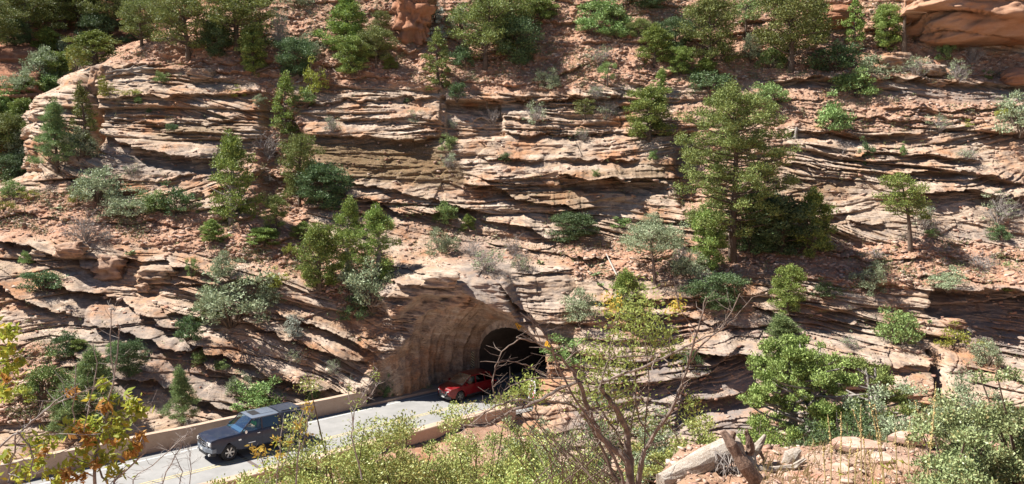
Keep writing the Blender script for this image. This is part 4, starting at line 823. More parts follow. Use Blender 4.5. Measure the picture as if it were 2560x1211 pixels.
def person(parent_loc, M, shirt, trousers, label, reach):
    """seated driver, local frame x forward, y left; M places it in the world"""
    pts = [(0, 0, .10), (-.04, 0, .30), (-.06, 0, .50), (-.04, 0, .60), (-.02, 0, .67), (0, 0, .76), (.015, 0, .84)]; ed = [(i, i + 1) for i in range(6)]; rd_ = [(.15, .12), (.13, .11), (.15, .10), (.055, .055), (.06, .06), (.095, .08), (.07, .065)]
    def add(p, r, a): pts.append(p); rd_.append(r); ed.append((a, len(pts) - 1)); return len(pts) - 1
    for s in (1, -1):
        a = add((-.05, s * .17, .52), .06, 2); b = add((.08, s * .24, .30), .043, a); c = add((reach - .09, s * .17, .38), .032, b); h = add((reach, s * .16, .42), (.035, .018), c)
        for k in range(4): f = add((reach + .06, s * (.13 + .018 * k), .45 - .004 * k), .009, h); add((reach + .085 - .004 * k, s * (.13 + .018 * k), .42), .008, f)
        add((reach + .03, s * .12, .46), .010, h)
        k1 = add((.40, s * .12, .13), .075, 0); k2 = add((.55, s * .12, -.22), .05, k1); add((.68, s * .12, -.26), .04, k2)
    add((.10, 0, .765), .014, 5)
    o = fig_mesh('person', pts, ed, rd_, SKIN); o.matrix_world = M; tag(o, label, 'person')
    sp = [(-.01, 0, .08), (-.045, 0, .30), (-.06, 0, .50), (-.045, 0, .585)]; se = [(0, 1), (1, 2), (2, 3)]; sr = [(.165, .135), (.15, .125), (.165, .115), (.07, .07)]
    for s in (1, -1):
        sp.append((-.05, s * .18, .53)); sr.append(.075); se.append((2, len(sp) - 1)); sp.append((.05, s * .235, .35)); sr.append(.06); se.append((len(sp) - 2, len(sp) - 1))
    c = fig_mesh('shirt', sp, se, sr, shirt); c.parent = o
    c = fig_mesh('hair', [(-.035, 0, .76), (-.01, 0, .865), (.045, 0, .885)], [(0, 1), (1, 2)], [(.085, .09), (.078, .062), (.045, .03)], HAIR); c.parent = o
    tr_ = fig_mesh('trousers', [(0, 0, .05), (.2, .11, .12), (.40, .12, .13), (.53, .12, -.18), (.2, -.11, .12), (.40, -.12, .13), (.53, -.12, -.18)], [(0, 1), (1, 2), (2, 3), (0, 4), (4, 5), (5, 6)], [(.16, .12), .095, .085, .06, .095, .085, .06], trousers); tr_.parent = o
    return o

def vehicle(S, name, label, s_, l_, scale):
    root = empty(name, rd(s_, LAT0 + l_, .008), math.atan2(-EY, -EX), label, S['cat']); root.scale = (scale * .955, scale, scale * 1.07)
    L2, W2, belt, top = S['L'] / 2, S['W'] / 2, S['belt'], S['H']; axF, axR, R = S['axF'], S['axR'], S['R']
    def half(x, z):
        k = max(0, (abs(x) - (L2 - .75)) / .75); h = W2 * (1 - S['nose'] * k * k)
        if z < .55: h -= .05 * (.55 - z) / .3
        if z > belt: h -= (z - belt) * S['tumble'] + .02
        elif z > belt - .35: h -= .06 * ((z - belt + .35) / .35) ** 2
        for ax in (axF, axR):
            d = math.hypot(x - ax, z - R); 
            if d < R + .22: h += .022 * max(0, 1 - abs(d - R - .12) / .1)
        return h
    Ra = R + .09
    def arc(ax): return [(ax + Ra * math.cos(a), R + Ra * math.sin(a)) for a in [math.radians(S['a0'] + (180 - 2 * S['a0']) * i / 14) for i in range(15)]]
    poly = S['outline'](arc(axF)[::1], arc(axR)[::1])
    bm = bmesh.new(); vs = [bm.verts.new((p[0], 0, p[1])) for p in poly]; f = bm.faces.new(vs)
    bmesh.ops.triangulate(bm, faces=[f])
    for i in range(26):
        x = -L2 + .1 + i * (2 * L2 - .2) / 25; bmesh.ops.bisect_plane(bm, geom=bm.verts[:] + bm.edges[:] + bm.faces[:], plane_co=(x, 0, 0), plane_no=(1, 0, 0))
    for z in (.45, .55, .65, .78, .92, 1.02, belt - .12, belt - .04):
        bmesh.ops.bisect_plane(bm, geom=bm.verts[:] + bm.edges[:] + bm.faces[:], plane_co=(0, 0, z), plane_no=(0, 0, 1))
    bm.verts.ensure_lookup_table(); V = [v.co.copy() for v in bm.verts]; Fc = [tuple(v.index for v in f.verts) for f in bm.faces]; bd = [e for e in bm.edges if e.is_boundary]; B = [(e.verts[0].index, e.verts[1].index) for e in bd]
    n = len(V); vv = []; NS = [1, .86, .5, 0, -.5, -.86, -1]
    for q in NS:
        for p in V:
            crown = S['crown'] * (1 - q * q) * (1 if p.z > belt - .45 else 0); bow = (1 - q * q) * .07 * (1 if abs(p.x) > L2 - .35 else 0) * (1 if p.x > 0 else -1)
            vv.append((p.x + bow, half(p.x, p.z) * q, p.z + crown - (.02 if abs(q) == 1 and p.z > belt - .1 else 0)))
    fc = list(Fc) + [tuple(i + n * (len(NS) - 1) for i in reversed(f)) for f in Fc]
    for k in range(len(NS) - 1):
        for a, b in B: fc.append((a + k * n, b + k * n, b + (k + 1) * n, a + (k + 1) * n))
    bm.free(); MB().add(vv, fc).build('body', S['paint'], root, smooth='auto')
    # dark wheel housings
    for ax in (axF, axR):
        m = MB()
        for sd in (1, -1):
            pl = [(ax + (Ra - .01) * math.cos(a), R + (Ra - .01) * math.sin(a)) for a in [2 * PI * i / 20 for i in range(20)]]; m.prism(pl, 'y', sd * (W2 - .38), sd * (W2 - .36))
        m.build('wheel_housing', BLK, root)
    # cabin: pillars, roof, glass
    wb, wt, rt, rb = S['cab']   # windshield base x, windshield top x, roof rear x, rear glass base x
    yb = lambda x: half(x, belt) ; yt = lambda z: W2 - .02 - (z - belt) * S['tumble']
    zt = top - .06
    rf = MB(); V = []; F = []; xs = [wt + .03, wt - .1, (wt + rt) / 2, rt + .1, rt - .02]; ys = [-1, -.93, -.5, 0, .5, .93, 1]
    for lay in (0, -.05):
        for i, x in enumerate(xs):
            for q in ys:
                V.append((x, q * (yt(zt) + .01) * (1 - .03 * (i in (0, 4))), zt + lay + (.06 * (1 - q ** 4)) * (.45 if i in (0, 4) else 1)))
    nx, ny = len(xs), len(ys)
    for i in range(nx - 1):
        for j in range(ny - 1):
            a = i * ny + j; F.append((a, a + 1, a + ny + 1, a + ny)); a += nx * ny; F.append((a, a + ny, a + ny + 1, a + 1))
    rim_ = [j for j in range(ny)] + [i * ny + ny - 1 for i in range(1, nx)] + [(nx - 1) * ny + j for j in range(ny - 2, -1, -1)] + [i * ny for i in range(nx - 2, 0, -1)]
    for i in range(len(rim_)): a, b = rim_[i], rim_[(i + 1) % len(rim_)]; F.append((a, b, b + nx * ny, a + nx * ny))
    roof = rf.add(V, F).build('roof', S['roofpaint'], root, smooth='auto')
    if S.get('sunroof'):
        MB().box(((wt - .42), 0, zt + .062), (.5, .85, .012)).build('sunroof', BLK, root, bevel=.004)
    for sd in (1, -1):
        def pil(x0, x1, w0, w1):
            y0, y1 = sd * (yb(x0) - .01), sd * yt(zt); MB().add([(x0 - w0, y0, belt - .03), (x0 + w0, y0, belt - .03), (x1 + w1, y1, zt), (x1 - w1, y1, zt), (x0 - w0, y0 - sd * .05, belt - .03), (x0 + w0, y0 - sd * .05, belt - .03), (x1 + w1, y1 - sd * .05, zt), (x1 - w1, y1 - sd * .05, zt)],
                [(0, 1, 2, 3), (7, 6, 5, 4), (0, 3, 7, 4), (1, 5, 6, 2), (0, 4, 5, 1), (3, 2, 6, 7)]).build('pillar', S['paint'], root)
        pil(wb - .04, wt, .04, .035); pil(S['bx'], S['bx'] - .03, .05, .04); pil(rb + .06, rt + .03, S['cw'], S['cw'] * .7)
        if S.get('dx'): pil(S['dx'], S['dx'], .04, .03)
        lim = [wb - .12, S['bx'] + .04] ; seg = [(wb - .12, wt - .06, S['bx'] + .05, S['bx'] + .02, GS)]
        r_end = (S['dx'] + .05) if S.get('dx') else rb + .06 + S['cw']
        seg.append((S['bx'] - .05, S['bx'] - .08, r_end, r_end - .03, GD))
        if S.get('dx'): seg.append((S['dx'] - .05, S['dx'] - .05, rb + .10 + S['cw'], rt + .12, GD))
        for a, b, c, d, g in seg:
            y0 = lambda x: sd * (yb(x) - .022); y1 = sd * (yt(zt) - .012)
            MB().add([(a, y0(a), belt), (c, y0(c), belt), (d, y1, zt - .02), (b, y1, zt - .02)], [(0, 1, 2, 3)]).build('window', g, root)
        # mirror, handles, door seams
        m = MB().box((wb - .28, sd * (W2 + .10), belt + .06), (.13, .19, .17)); m.build('mirror', S['mirror'], root, bevel=.03)
        for hx in S['handles']: MB().box((hx, sd * (half(hx, belt - .17) + .015), belt - .17), (.17, .03, .035)).build('door_handle', S['mirror'], root, bevel=.008)
        sm = MB()
        for dx in S['seams']:
            for k in range(8):
                z0 = .5 + (belt - .5) * k / 8; z1 = .5 + (belt - .5) * (k + 1) / 8
                if math.hypot(dx - axR, z0 - R) < Ra + .03: continue
                sm.add([(dx - .007, sd * (half(dx, z0) + .003), z0), (dx + .007, sd * (half(dx, z0) + .003), z0), (dx + .007, sd * (half(dx, z1) + .003), z1), (dx - .007, sd * (half(dx, z1) + .003), z1)], [(0, 1, 2, 3)])
        sm.build('door_seam', BLK, root)
    def screen(nm, x0, x1, g):
        V = []; F = []
        for i in range(9):
            q = -1 + i / 4; bow = .10 * (1 - q * q) * (1 if x0 > x1 else -1)
            V += [(x0 + bow, q * (yb(x0) - .05), belt + .0), (x1 + bow * .6, q * (yt(zt) - .03), zt + .01)]
            if i: a = 2 * i - 2; F.append((a, a + 2, a + 3, a + 1))
        MB().add(V, F).build(nm, g, root, smooth=True)
    screen('windshield', wb, wt + .02, GW); screen('rear_window', rb, rt, GD)
    # interior: floor of the cabin, dash, seats, steering wheel
    MB().box(((wb + rb) / 2 - .1, 0, belt - .07), (wb - rb - .5, W2 * 2 - .24, .04)).build('cabin_trim', BLK, root)
    MB().box((wb - .22, 0, belt - .0), (.42, W2 * 2 - .3, .08)).build('dashboard', DASH, root, bevel=.03)
    for sd in (1, -1):
        for xx in (S['seat'], S['seat'] - .95):
            MB().box((xx - .22, sd * .38, belt + .16), (.14, .48, .52), M=Matrix.Rotation(-.18, 3, 'Y')).build('seat_back', SEAT, root, bevel=.04)
    st = MB(); st.tube([(wb - .50 + .04 * math.cos(a), .38 + .19 * math.cos(a + PI / 2), belt + .06 + .17 * math.sin(a + PI / 2)) for a in [2 * PI * i / 14 for i in range(15)]], .014, 5); st.build('steering_wheel', BLK, root)
    # wheels
    for ax in (axF, axR):
        for sd in (1, -1):
            w = empty('wheel', (ax, sd * (W2 - .13), R)); w.parent = root
            prof = [(R * .62, -.11), (R * .80, -.125), (R * .95, -.115), (R, -.08), (R, .08), (R * .95, .115), (R * .80, .125), (R * .62, .11)]; V = []; F = []; N = 32
            for i in range(N):
                a = 2 * PI * i / N
                for r, y in prof: V.append((r * math.cos(a), y, r * math.sin(a)))
            for i in range(N):
                for k in range(len(prof)): F.append((i * 8 + k, i * 8 + (k + 1) % 8, ((i + 1) % N) * 8 + (k + 1) % 8, ((i + 1) % N) * 8 + k))
            MB().add(V, F).build('tyre', RUB, w, smooth=True)
            rm = MB(); rm.prism([(R * .15 * math.cos(2 * PI * i / 12), R * .15 * math.sin(2 * PI * i / 12)) for i in range(12)], 'y', sd * .02, sd * .105)
            for i in range(S['spokes']):
                a = 2 * PI * i / S['spokes']; d = Vector((math.cos(a), 0, math.sin(a))); t = Vector((-math.sin(a), 0, math.cos(a))); y0 = Vector((0, sd * .09, 0)); y1 = Vector((0, sd * .05, 0)); w_ = S['sw']
                rm.add([d * R * .12 - t * w_ * .6 + y0, d * R * .12 + t * w_ * .6 + y0, d * R * .64 + t * w_ + y0 * .9, d * R * .64 - t * w_ + y0 * .9, d * R * .12 - t * w_ * .6 + y1, d * R * .12 + t * w_ * .6 + y1, d * R * .64 + t * w_ + y1, d * R * .64 - t * w_ + y1],
                       [(0, 1, 2, 3), (7, 6, 5, 4), (0, 4, 5, 1), (1, 5, 6, 2), (2, 6, 7, 3), (3, 7, 4, 0)])
            V = []; F = []
            for i in range(N):
                a = 2 * PI * i / N
                for r, y in ((R * .66, .112), (R * .60, .10), (R * .60, -.05)): V.append((r * math.cos(a), sd * y, r * math.sin(a)))
            for i in range(N):
                j = (i + 1) % N; F += [(i * 3, j * 3, j * 3 + 1, i * 3 + 1), (i * 3 + 1, j * 3 + 1, j * 3 + 2, i * 3 + 2)]
            rm.add(V, F); rm.build('rim', S['rim'], w)
            MB().prism([(R * .62 * math.cos(2 * PI * i / 24), R * .62 * math.sin(2 * PI * i / 24)) for i in range(24)], 'y', -.02, .02).build('brake_disc', BLK, w)
    S['extra'](root, half); return root

def truck_outline(aF, aR):
    return [(2.86, .58), (2.88, 1.08), (2.84, 1.20), (2.5, 1.26), (1.9, 1.29), (1.10, 1.30), (-2.86, 1.30), (-2.90, .62), (-2.5, .50)] + aR[::-1][:0] + [(p[0], p[1]) for p in aR[::-1]] + [(-1.0, .45), (1.1, .45)] + [(p[0], p[1]) for p in aF[::-1]] + [(2.5, .50)]
def truck_extra(root, half):
    # camper shell over the bed
    V = []; F = []; pr = [(1.0, 1.30), (.97, 1.36), (.80, 1.86), (.74, 1.92), (.4, 1.945), (0, 1.95)]; xs = [-1.33, -1.40, -2.5, -2.80, -2.90]; sc = [.985, 1, 1, .985, .96]; top = [0, 0, 0, -.02, -.10]
    prof = [(y, z) for y, z in pr] + [(-y, z) for y, z in pr[-2::-1]]
    for x, s_, t_ in zip(xs, sc, top):
        for y, z in prof: V.append((x + (.0 if z < 1.4 else (.10 if x < -2.7 else 0)), y * s_ * .985, z + t_ * (z > 1.5)))
    n = len(prof)
    for i in range(len(xs) - 1):
        for k in range(n - 1): F.append((i * n + k, i * n + k + 1, (i + 1) * n + k + 1, (i + 1) * n + k))
    F.append(tuple(range(n))); F.append(tuple((len(xs) - 1) * n + k for k in range(n)))
    cp = MB().add(V, F).build('camper_shell', CAPP, root)
    for sd in (1, -1):
        MB().add([(-1.52, sd * .972, 1.40), (-2.66, sd * .972, 1.40), (-2.58, sd * .838, 1.79), (-1.52, sd * .838, 1.79)], [(0, 1, 2, 3)]).build('shell_window', simple('shell_glass', (.012, .014, .03), .08, bstr=0, coat=1), cp)
        MB().tube([(-1.45, sd * .70, 1.94), (-2.70, sd * .70, 1.925)], .018, 6).build('roof_rail', BLK, cp)
        MB().box((2.88, sd * .78, 1.0), (.14, .30, .20)).build('headlight', LAMP, root, bevel=.03)
        MB().box((2.70, sd * .91, 1.0), (.22, .05, .17)).build('side_lamp', LAMP, root, bevel=.012)
        MB().box((-2.90, sd * .90, 1.08), (.08, .16, .36)).build('tail_light', TAIL, root, bevel=.02)
        MB().box((1.25, sd * (half(1.25, .98) + .006), .98), (.16, .012, .07)).build('badge', CHR, root)
        MB().box((.55, sd * (half(.55, .72) + .006), .72), (.42, .014, .035)).build('door_trim', CHR, root)
        m = MB(); V2 = []
        m.tube([(-2.5 + .07 * math.cos(a), sd * (half(-2.4, 1.0) + .004), 1.0 + .07 * math.sin(a)) for a in [2 * PI * i / 12 for i in range(13)]], .006, 4) if sd > 0 else None
        if sd > 0: m.build('fuel_door', BLK, root)
    g = MB(); 
    for z in (.80, .90, 1.00): g.box((2.985 - abs(z - .9) * .1, 0, z), (.05, 1.16, .045))
    for y in (-.60, .60): g.box((2.965, y, .91), (.07, .05, .30))
    g.box((2.965, 0, 1.10), (.08, 1.28, .075)); g.build('grille', CHR, root, bevel=.01)
    MB().box((2.955, 0, .90), (.03, 1.2, .30)).build('grille_backing', BLK, root)
    em = MB(); em.tube([(3.02, .075 * math.cos(a), .95 + .05 * math.sin(a)) for a in [2 * PI * i / 14 for i in range(15)]], .012, 5); em.tube([(3.02, .035 * math.cos(a), .955 + .045 * math.sin(a)) for a in [2 * PI * i / 12 for i in range(13)]], .009, 5); em.build('emblem', CHR, root)
    b = MB(); b.prism([(1.04, 2.62), (1.04, 2.86), (.55, 3.06), (-.55, 3.06), (-1.04, 2.86), (-1.04, 2.62)][::1] and [(2.62, 1.04), (2.86, 1.04), (3.06, .55), (3.06, -.55), (2.86, -1.04), (2.62, -1.04)], 'z', .58, .80); b.build('bumper', STEEL, root, bevel=.02)
    MB().prism([(2.62, .98), (2.84, .98), (3.02, .5), (3.02, -.5), (2.84, -.98), (2.62, -.98)], 'z', .40, .575).build('lower_bumper', BLK, root, bevel=.02)
    for y in (-.28, .0, .28): MB().box((2.98, y, .81), (.12, .16, .02)).build('bumper_slot', BLK, root)
    MB().box((-2.96, 0, .66), (.16, 1.9, .20)).build('rear_bumper', CHR, root, bevel=.02)
    MB().box((3.063, 0, .68), (.01, .32, .13)).build('number_plate', PWHT, root)
    for sd in (1, -1): MB().tube([(2.9, sd * .82, .49), (3.0, sd * .82, .49)], .06, 10).build('fog_lamp', LAMP, root)
    # roof ribs
    for y in (-.45, -.15, .15, .45): MB().box((-.6, y, 1.945), (.9, .05, .012)).build('roof_rib', GREYP, root)
TRUCK = dict(cat='pickup truck', L=5.8, W=2.0, H=1.95, belt=1.30, tumble=.34, axF=1.85, axR=-1.70, R=.43, a0=7, nose=.07, outline=truck_outline, paint=NAVY, roofpaint=GREYP, crown=.03, cab=(1.22, .40, -1.22, -1.32), bx=-.12, cw=.10,
             handles=(.12, -1.02), seams=(1.0, -.10, -1.28), mirror=CHR, seat=.15, spokes=6, sw=.045, rim=ALU, sunroof=True, extra=truck_extra)
tk = vehicle(TRUCK, 'pickup_truck', 'dark blue pickup truck with camper shell and chrome grille on the road', 16.75, -1.0, .925)

def suv_outline(aF, aR):
    return [(2.20, .45), (2.27, .62), (2.24, .80), (2.12, .92), (1.6, 1.01), (1.05, 1.08), (-2.05, 1.10), (-2.22, .98), (-2.27, .6), (-2.2, .40)] + [(p[0], p[1]) for p in aR[::-1]] + [(-.8, .30), (.85, .30)] + [(p[0], p[1]) for p in aF[::-1]] + [(2.05, .32)]
def suv_extra(root, half):
    for sd in (1, -1):
        MB().tube([(2.33, sd * .46, .74), (2.24, sd * .60, .775), (2.09, sd * .71, .81), (1.93, sd * .78, .84)], [.03, .04, .04, .015], 6).build('headlight', LAMP, root)
        MB().box((-2.15, sd * .72, .92), (.16, .34, .12)).build('tail_light', TAIL, root, bevel=.02)
        MB().box((0, sd * (half(0, .34) + .005), .36), (1.5, .03, .12)).build('sill_trim', BLK, root)
    MB().prism([(2.24, .52), (2.325, .42), (2.33, -.42), (2.24, -.52)], 'z', .48, .76).build('grille', BLK, root, bevel=.01)
    w = MB(); w.tube([(2.33, -.48, .76), (2.345, -.40, .58), (2.35, -.30, .49), (2.35, .30, .49), (2.345, .40, .58), (2.33, .48, .76)], .014, 6); w.build('grille_trim', CHR, root)
    e = MB(); e.tube([(2.352, .07 * math.cos(a), .66 + .055 * math.sin(a)) for a in [2 * PI * i / 14 for i in range(15)]], .010, 5); e.tube([(2.352, -.06, .685), (2.352, -.02, .675), (2.352, 0, .645), (2.352, .02, .675), (2.352, .06, .685)], .009, 5); e.build('emblem', CHR, root)
    MB().prism([(2.18, .80), (2.31, .55), (2.31, -.55), (2.18, -.80)], 'z', .26, .44).build('lower_bumper', BLK, root, bevel=.01)
    MB().box((2.325, 0, .37), (.01, .32, .11)).build('number_plate', PWHT, root)
SUV = dict(cat='car', L=4.54, W=1.84, H=1.66, belt=1.08, tumble=.36, axF=1.38, axR=-1.32, R=.37, a0=-9, nose=.26, outline=suv_outline, paint=RUBY, roofpaint=RUBY, crown=.05, cab=(1.16, .16, -1.62, -2.02), bx=-.15, cw=.06, dx=-1.05,
           handles=(-.05, -.95), seams=(.85, -.15, -1.05), mirror=RUBY, seat=.05, spokes=5, sw=.05, rim=simple('dark_alloy', (.25, .25, .25), .4, .8), extra=suv_extra)
sv_ = vehicle(SUV, 'red_car', 'dark red crossover car coming out of the tunnel, in shade', 31.2, -1.20, .88)
bpy.context.view_layer.update()
def drv(root, scale, x, z): return root.matrix_world @ Matrix.Translation((x, .38, z))
person(None, drv(tk, 1, TRUCK['seat'] - .02, 1.30 - .24), simple('green_shirt', (.10, .50, .06), .8), simple('jeans', (.08, .10, .16), .9), 'driver in a bright green shirt at the wheel of the pickup', .52)
person(None, drv(sv_, 1, SUV['seat'] - .02, 1.08 - .30), simple('pale_shirt', (.55, .54, .52), .8), simple('grey_trousers', (.15, .15, .15), .9), 'driver in a pale shirt at the wheel of the red car', .50)

# ---------------------------------------------------------------- signs at the tunnel mouth
def at_lon(u, v, s): 
    a, dy, dz = ray(u, v); t = s / (a * EX + dy * EY); return Vector((float(a * t), float(dy * t), float(CAM_Z + dz * t)))
def at_lat(u, v, l):
    a, dy, dz = ray(u, v); t = l / (a * EY - dy * EX); return Vector((float(a * t), float(dy * t), float(CAM_Z + dz * t)))
ORG = simple('sign_yellow', (.80, .40, .03), .5, var=.06); SBLK = simple('sign_black', (.02, .02, .02), .6); SWHT = simple('sign_white', (.75, .74, .72), .5, var=.05); SRED = simple('sign_red', (.55, .05, .06), .5); POSTM = simple('post_metal', (.35, .35, .34), .5, .6)
def text_mesh(s, size):
    c = bpy.data.curves.new('t', 'FONT'); c.body = s; c.size = size; c.extrude = .004; c.align_x = 'CENTER'; c.align_y = 'CENTER'; o = bpy.data.objects.new('t', c); COL.objects.link(o)
    bpy.context.view_layer.update(); me = bpy.data.meshes.new_from_object(o.evaluated_get(bpy.context.evaluated_depsgraph_get())); bpy.data.objects.remove(o); return me
FACE = Matrix((( -EY, 0, -EX), (EX, 0, -EY), (0, 1, 0))).to_4x4()    # columns: right, up, outwards (back along the road)
FACE = Matrix(((EY, 0, -EX, 0), (-EX, 0, -EY, 0), (0, 1, 0, 0), (0, 0, 0, 1)))
def diamond(p, txt, roll, label, arrow):
    r = empty('clearance_sign', (0, 0, 0), 0, label, 'sign'); r.matrix_world = Matrix.Translation(p) @ FACE; S = .36
    r.scale = (1, 1, 1); bpy.context.view_layer.update(); 
    def q(k, z): return [(S * k, 0, z), (0, S * k, z), (-S * k, 0, z), (0, -S * k, z)]
    MB().add(q(1, 0) + q(1, .02), [(0, 1, 2, 3), (7, 6, 5, 4), (0, 4, 5, 1), (1, 5, 6, 2), (2, 6, 7, 3), (3, 7, 4, 0)]).build('panel', ORG, r)
    m = MB(); A, B = q(.95, .024), q(.88, .024); m.add(A + B, [(0, 1, 5, 4), (1, 2, 6, 5), (2, 3, 7, 6), (3, 0, 4, 7)]); m.build('border', SBLK, r)
    tm = text_mesh(txt, .26); tm.materials.append(SBLK); o = link('lettering', tm, r, (0, .07, .026))
    a = MB(); d = Vector((math.cos(arrow), math.sin(arrow), 0)); n = Vector((-d.y, d.x, 0)); c = Vector((0, -.14, .027))
    a.add([c - d * .14 + n * .025, c + d * .02 + n * .025, c + d * .02 - n * .025, c - d * .14 - n * .025, c + d * .14, c + d * .02 + n * .075, c + d * .02 - n * .075], [(0, 1, 2, 3), (4, 5, 6)]); a.build('arrow', SBLK, r)
diamond(at_lon(1297, 812, S_P - .55), "13'1\"", 0, 'yellow diamond clearance sign at the top of the tunnel arch', -PI * .25)
diamond(at_lon(1369, 863, S_P - .55), "11'4\"", 0, 'yellow diamond clearance sign on the right shoulder of the tunnel arch', -PI * .6)
p = rd(S_P - 1.15, LAT0 - 3.15, 0); r = empty('hazard_marker', (0, 0, 0), 0, 'narrow panel of black and pale diagonal stripes by the left tunnel wall', 'sign'); r.matrix_world = Matrix.Translation(p) @ FACE
MB().box((0, .65, -.02), (.05, 1.3, .04)).build('post', POSTM, r)
MB().box((0, 1.75, 0), (.34, 1.05, .02)).build('panel', simple('marker_pale', (.50, .42, .26), .6), r)
m = MB()
for k in range(6):
    y = 1.30 + k * .175; m.add([(-.165, y + .10, .013), (-.165, y + .01, .013), (.165, y - .10, .013), (.165, y - .01, .013)], [(0, 1, 2, 3)])
m.build('stripes', SBLK, r)
p = at_lat(1330, 975, LAT0 + 4.4); r = empty('no_entry_sign', (0, 0, 0), 0, 'white sign with two red prohibition rings right of the tunnel mouth', 'sign'); r.matrix_world = Matrix.Translation(p) @ FACE
MB().box((0, 0, 0), (.62, 1.15, .02)).build('panel', SWHT, r); MB().box((0, -.6, -.04), (.06, 2.4, .05)).build('post', POSTM, r)
for yy in (.28, -.28):
    m = MB(); m.tube([(.21 * math.cos(a), yy + .21 * math.sin(a), .02) for a in [2 * PI * i / 20 for i in range(21)]], .028, 6); m.tube([(-.14, yy + .14, .02), (.14, yy - .14, .02)], .02, 6); m.build('ring', SRED, r)
    m = MB(); m.prism([(.05 * math.cos(2 * PI * i / 10), yy + .09 + .05 * math.sin(2 * PI * i / 10)) for i in range(10)], 'z', .011, .016); m.prism([(-.05, yy + .03), (.05, yy + .03), (.08, yy - .13), (.02, yy - .13), (0, yy - .04), (-.02, yy - .13), (-.08, yy - .13)], 'z', .011, .016); m.build('pictogram', SBLK, r)
# ================================================================ boulders, dead wood, scree on the hillside
def boulder(name, u, v, wpx, hpx, dpx, mat, label, seed, flatb=.3, pos=None, cat='boulder', n=56, rough=1.0, box=2.8):
    p = pos or on_hill(u, v); m = p.y / FPX; a, b, c = wpx * m / 2, dpx * m / 2, hpx * m / 2
    th, ph = np.meshgrid(np.linspace(0, 2 * PI, n * 2, endpoint=False), np.linspace(0, PI, n)); d = np.stack([np.cos(th) * np.sin(ph), np.sin(th) * np.sin(ph), np.cos(ph)], -1)
    k = (np.abs(d) ** box).sum(-1) ** (-1 / box); q = d * k[..., None]; x, y, z = q[..., 0] * a, q[..., 1] * b, q[..., 2] * c
    N = (fbm2(x / a * 2.2 + seed + y / b, z / c * 2.2 + y / b, 5, seed) - .5) * .34 * rough + beds(z * 1.0 + seed + .15 * x, x + y, seed, c * .32, .16 * rough, a) ; s = 1 + N
    s = np.where((ph < .001) | (ph > PI - .001), 1.0, s); V = np.stack([x * s, y * s, z * (1 + N * .4) + c * (1 - flatb)], -1)
    idx = np.arange(n * n * 2).reshape(n, n * 2); F = np.stack([idx[:-1], idx[1:], np.roll(idx, -1, 1)[1:], np.roll(idx, -1, 1)[:-1]], -1).reshape(-1, 4)
    one = np.zeros(n * n * 2); me = np_mesh(name, V.reshape(-1, 3), F, mat, {'bed': V[..., 2].ravel() * 1.5 + seed, 'soil': one, 'lichen': one, 'grey': one + .1})
    o = link(name, me, None, p + Vector((0, .1, 0))); tag(o, label, cat); return o
o = boulder('boulder', 2450, 112, 360, 170, 240, BLD, 'huge smooth orange-red boulder at the top right corner', 11, .05, rough=1.7, n=110); 
boulder('boulder', 1040, 96, 86, 120, 80, RED, 'upright red rock face at the top, left of the silvery shrubs', 12, .3, rough=2.6, box=6)
boulder('boulder', 2545, 208, 80, 44, 60, RED, 'rounded red boulder at the right edge below the huge one', 13, .3)
boulder('boulder', 228, 245, 62, 85, 80, ROCK, 'pale upright block on top of the left cliff nose', 14, .1, rough=1.4)
boulder('boulder', 2100, 70, 90, 60, 70, RED, 'dark red rock in the cleft at the top right', 15, .2)
for i, (u, v, w, h, lb) in enumerate([(345, 728, 34, 24, 'rounded stone on the lower left ledge, right of centre of it'), (200, 640, 60, 40, 'orange block on the left rim above the lower left cliff'), (255, 690, 66, 60, 'orange upright block in the lower left cliff'), (380, 700, 90, 44, 'smooth pale block under the lower left rim'),
     (2395, 820, 46, 26, 'rounded orange stone on top of the right rock dome'), (110, 640, 40, 20, 'flat slab at the far lower left rim'), (505, 195, 60, 30, 'brown block on the rim under the large left pinyons'), (800, 210, 50, 24, 'low orange rock at the rim of the left gully'), (2240, 170, 70, 40, 'pale ledge block under the snag at the upper right'),
     (2330, 190, 60, 30, 'pinkish block on the ledge right of the snag'), (1140, 760, 60, 34, 'pale knobbly rock on the blasted tunnel face'), (1110, 712, 80, 36, 'pale rock bulge above the blasted tunnel wall'), (2340, 215, 44, 20, 'flat stone on the right upper ledge'), (500, 492, 26, 16, 'small pale stone left of the dead-topped juniper')]):
    boulder('boulder', u, v, w, h, w * .8, (ROCK, ORR)[i in (1, 2, 4, 7)], lb, 30 + i, .3, n=30, rough=2.2, box=4)
def px(l): return [P(*q) for q in l]
def hillstick(name, pts, r, mat, label, cat, lift=.12):
    q = [on_hill(u, v) + Vector((0, -lift, lift)) for u, v in pts]; return tag(MB().tube(q, r, 6).build(name, mat), label, cat)
hillstick('fallen_branch', [(1515, 638), (1526, 665), (1541, 694)], [.03, .055, .05], simple('bleached_wood', (.42, .38, .33), .8, scale=20), 'short bleached white stick lying above right of the tunnel', 'branch')
sg = on_hill(2260, 140); r = empty('snag', sg, 0, 'dead broken tree trunk standing at the upper right', 'dead tree')
MB().tube([(0, 0, -.3), (.05, 0, 1.2), (-.05, 0, 2.4), (.04, 0, 3.6), (.0, 0, 4.6)], [.26, .19, .14, .09, .02], 8).build('trunk', BARK, r)
for q in ([(0, 0, 1.6), (-.5, -.2, 2.1), (-.7, -.2, 2.6)], [(0, 0, 2.3), (.4, -.1, 2.6), (.55, 0, 3.1)], [(0, 0, 3.0), (-.3, 0, 3.3)]): MB().tube(q, [.06, .035, .01][:len(q)], 5).build('branch', BARK, r)
sg = on_hill(1988, 345); r = empty('tree_stump', sg, 0, 'small broken stump right of the huge pinyon on the cliff rim', 'stump')
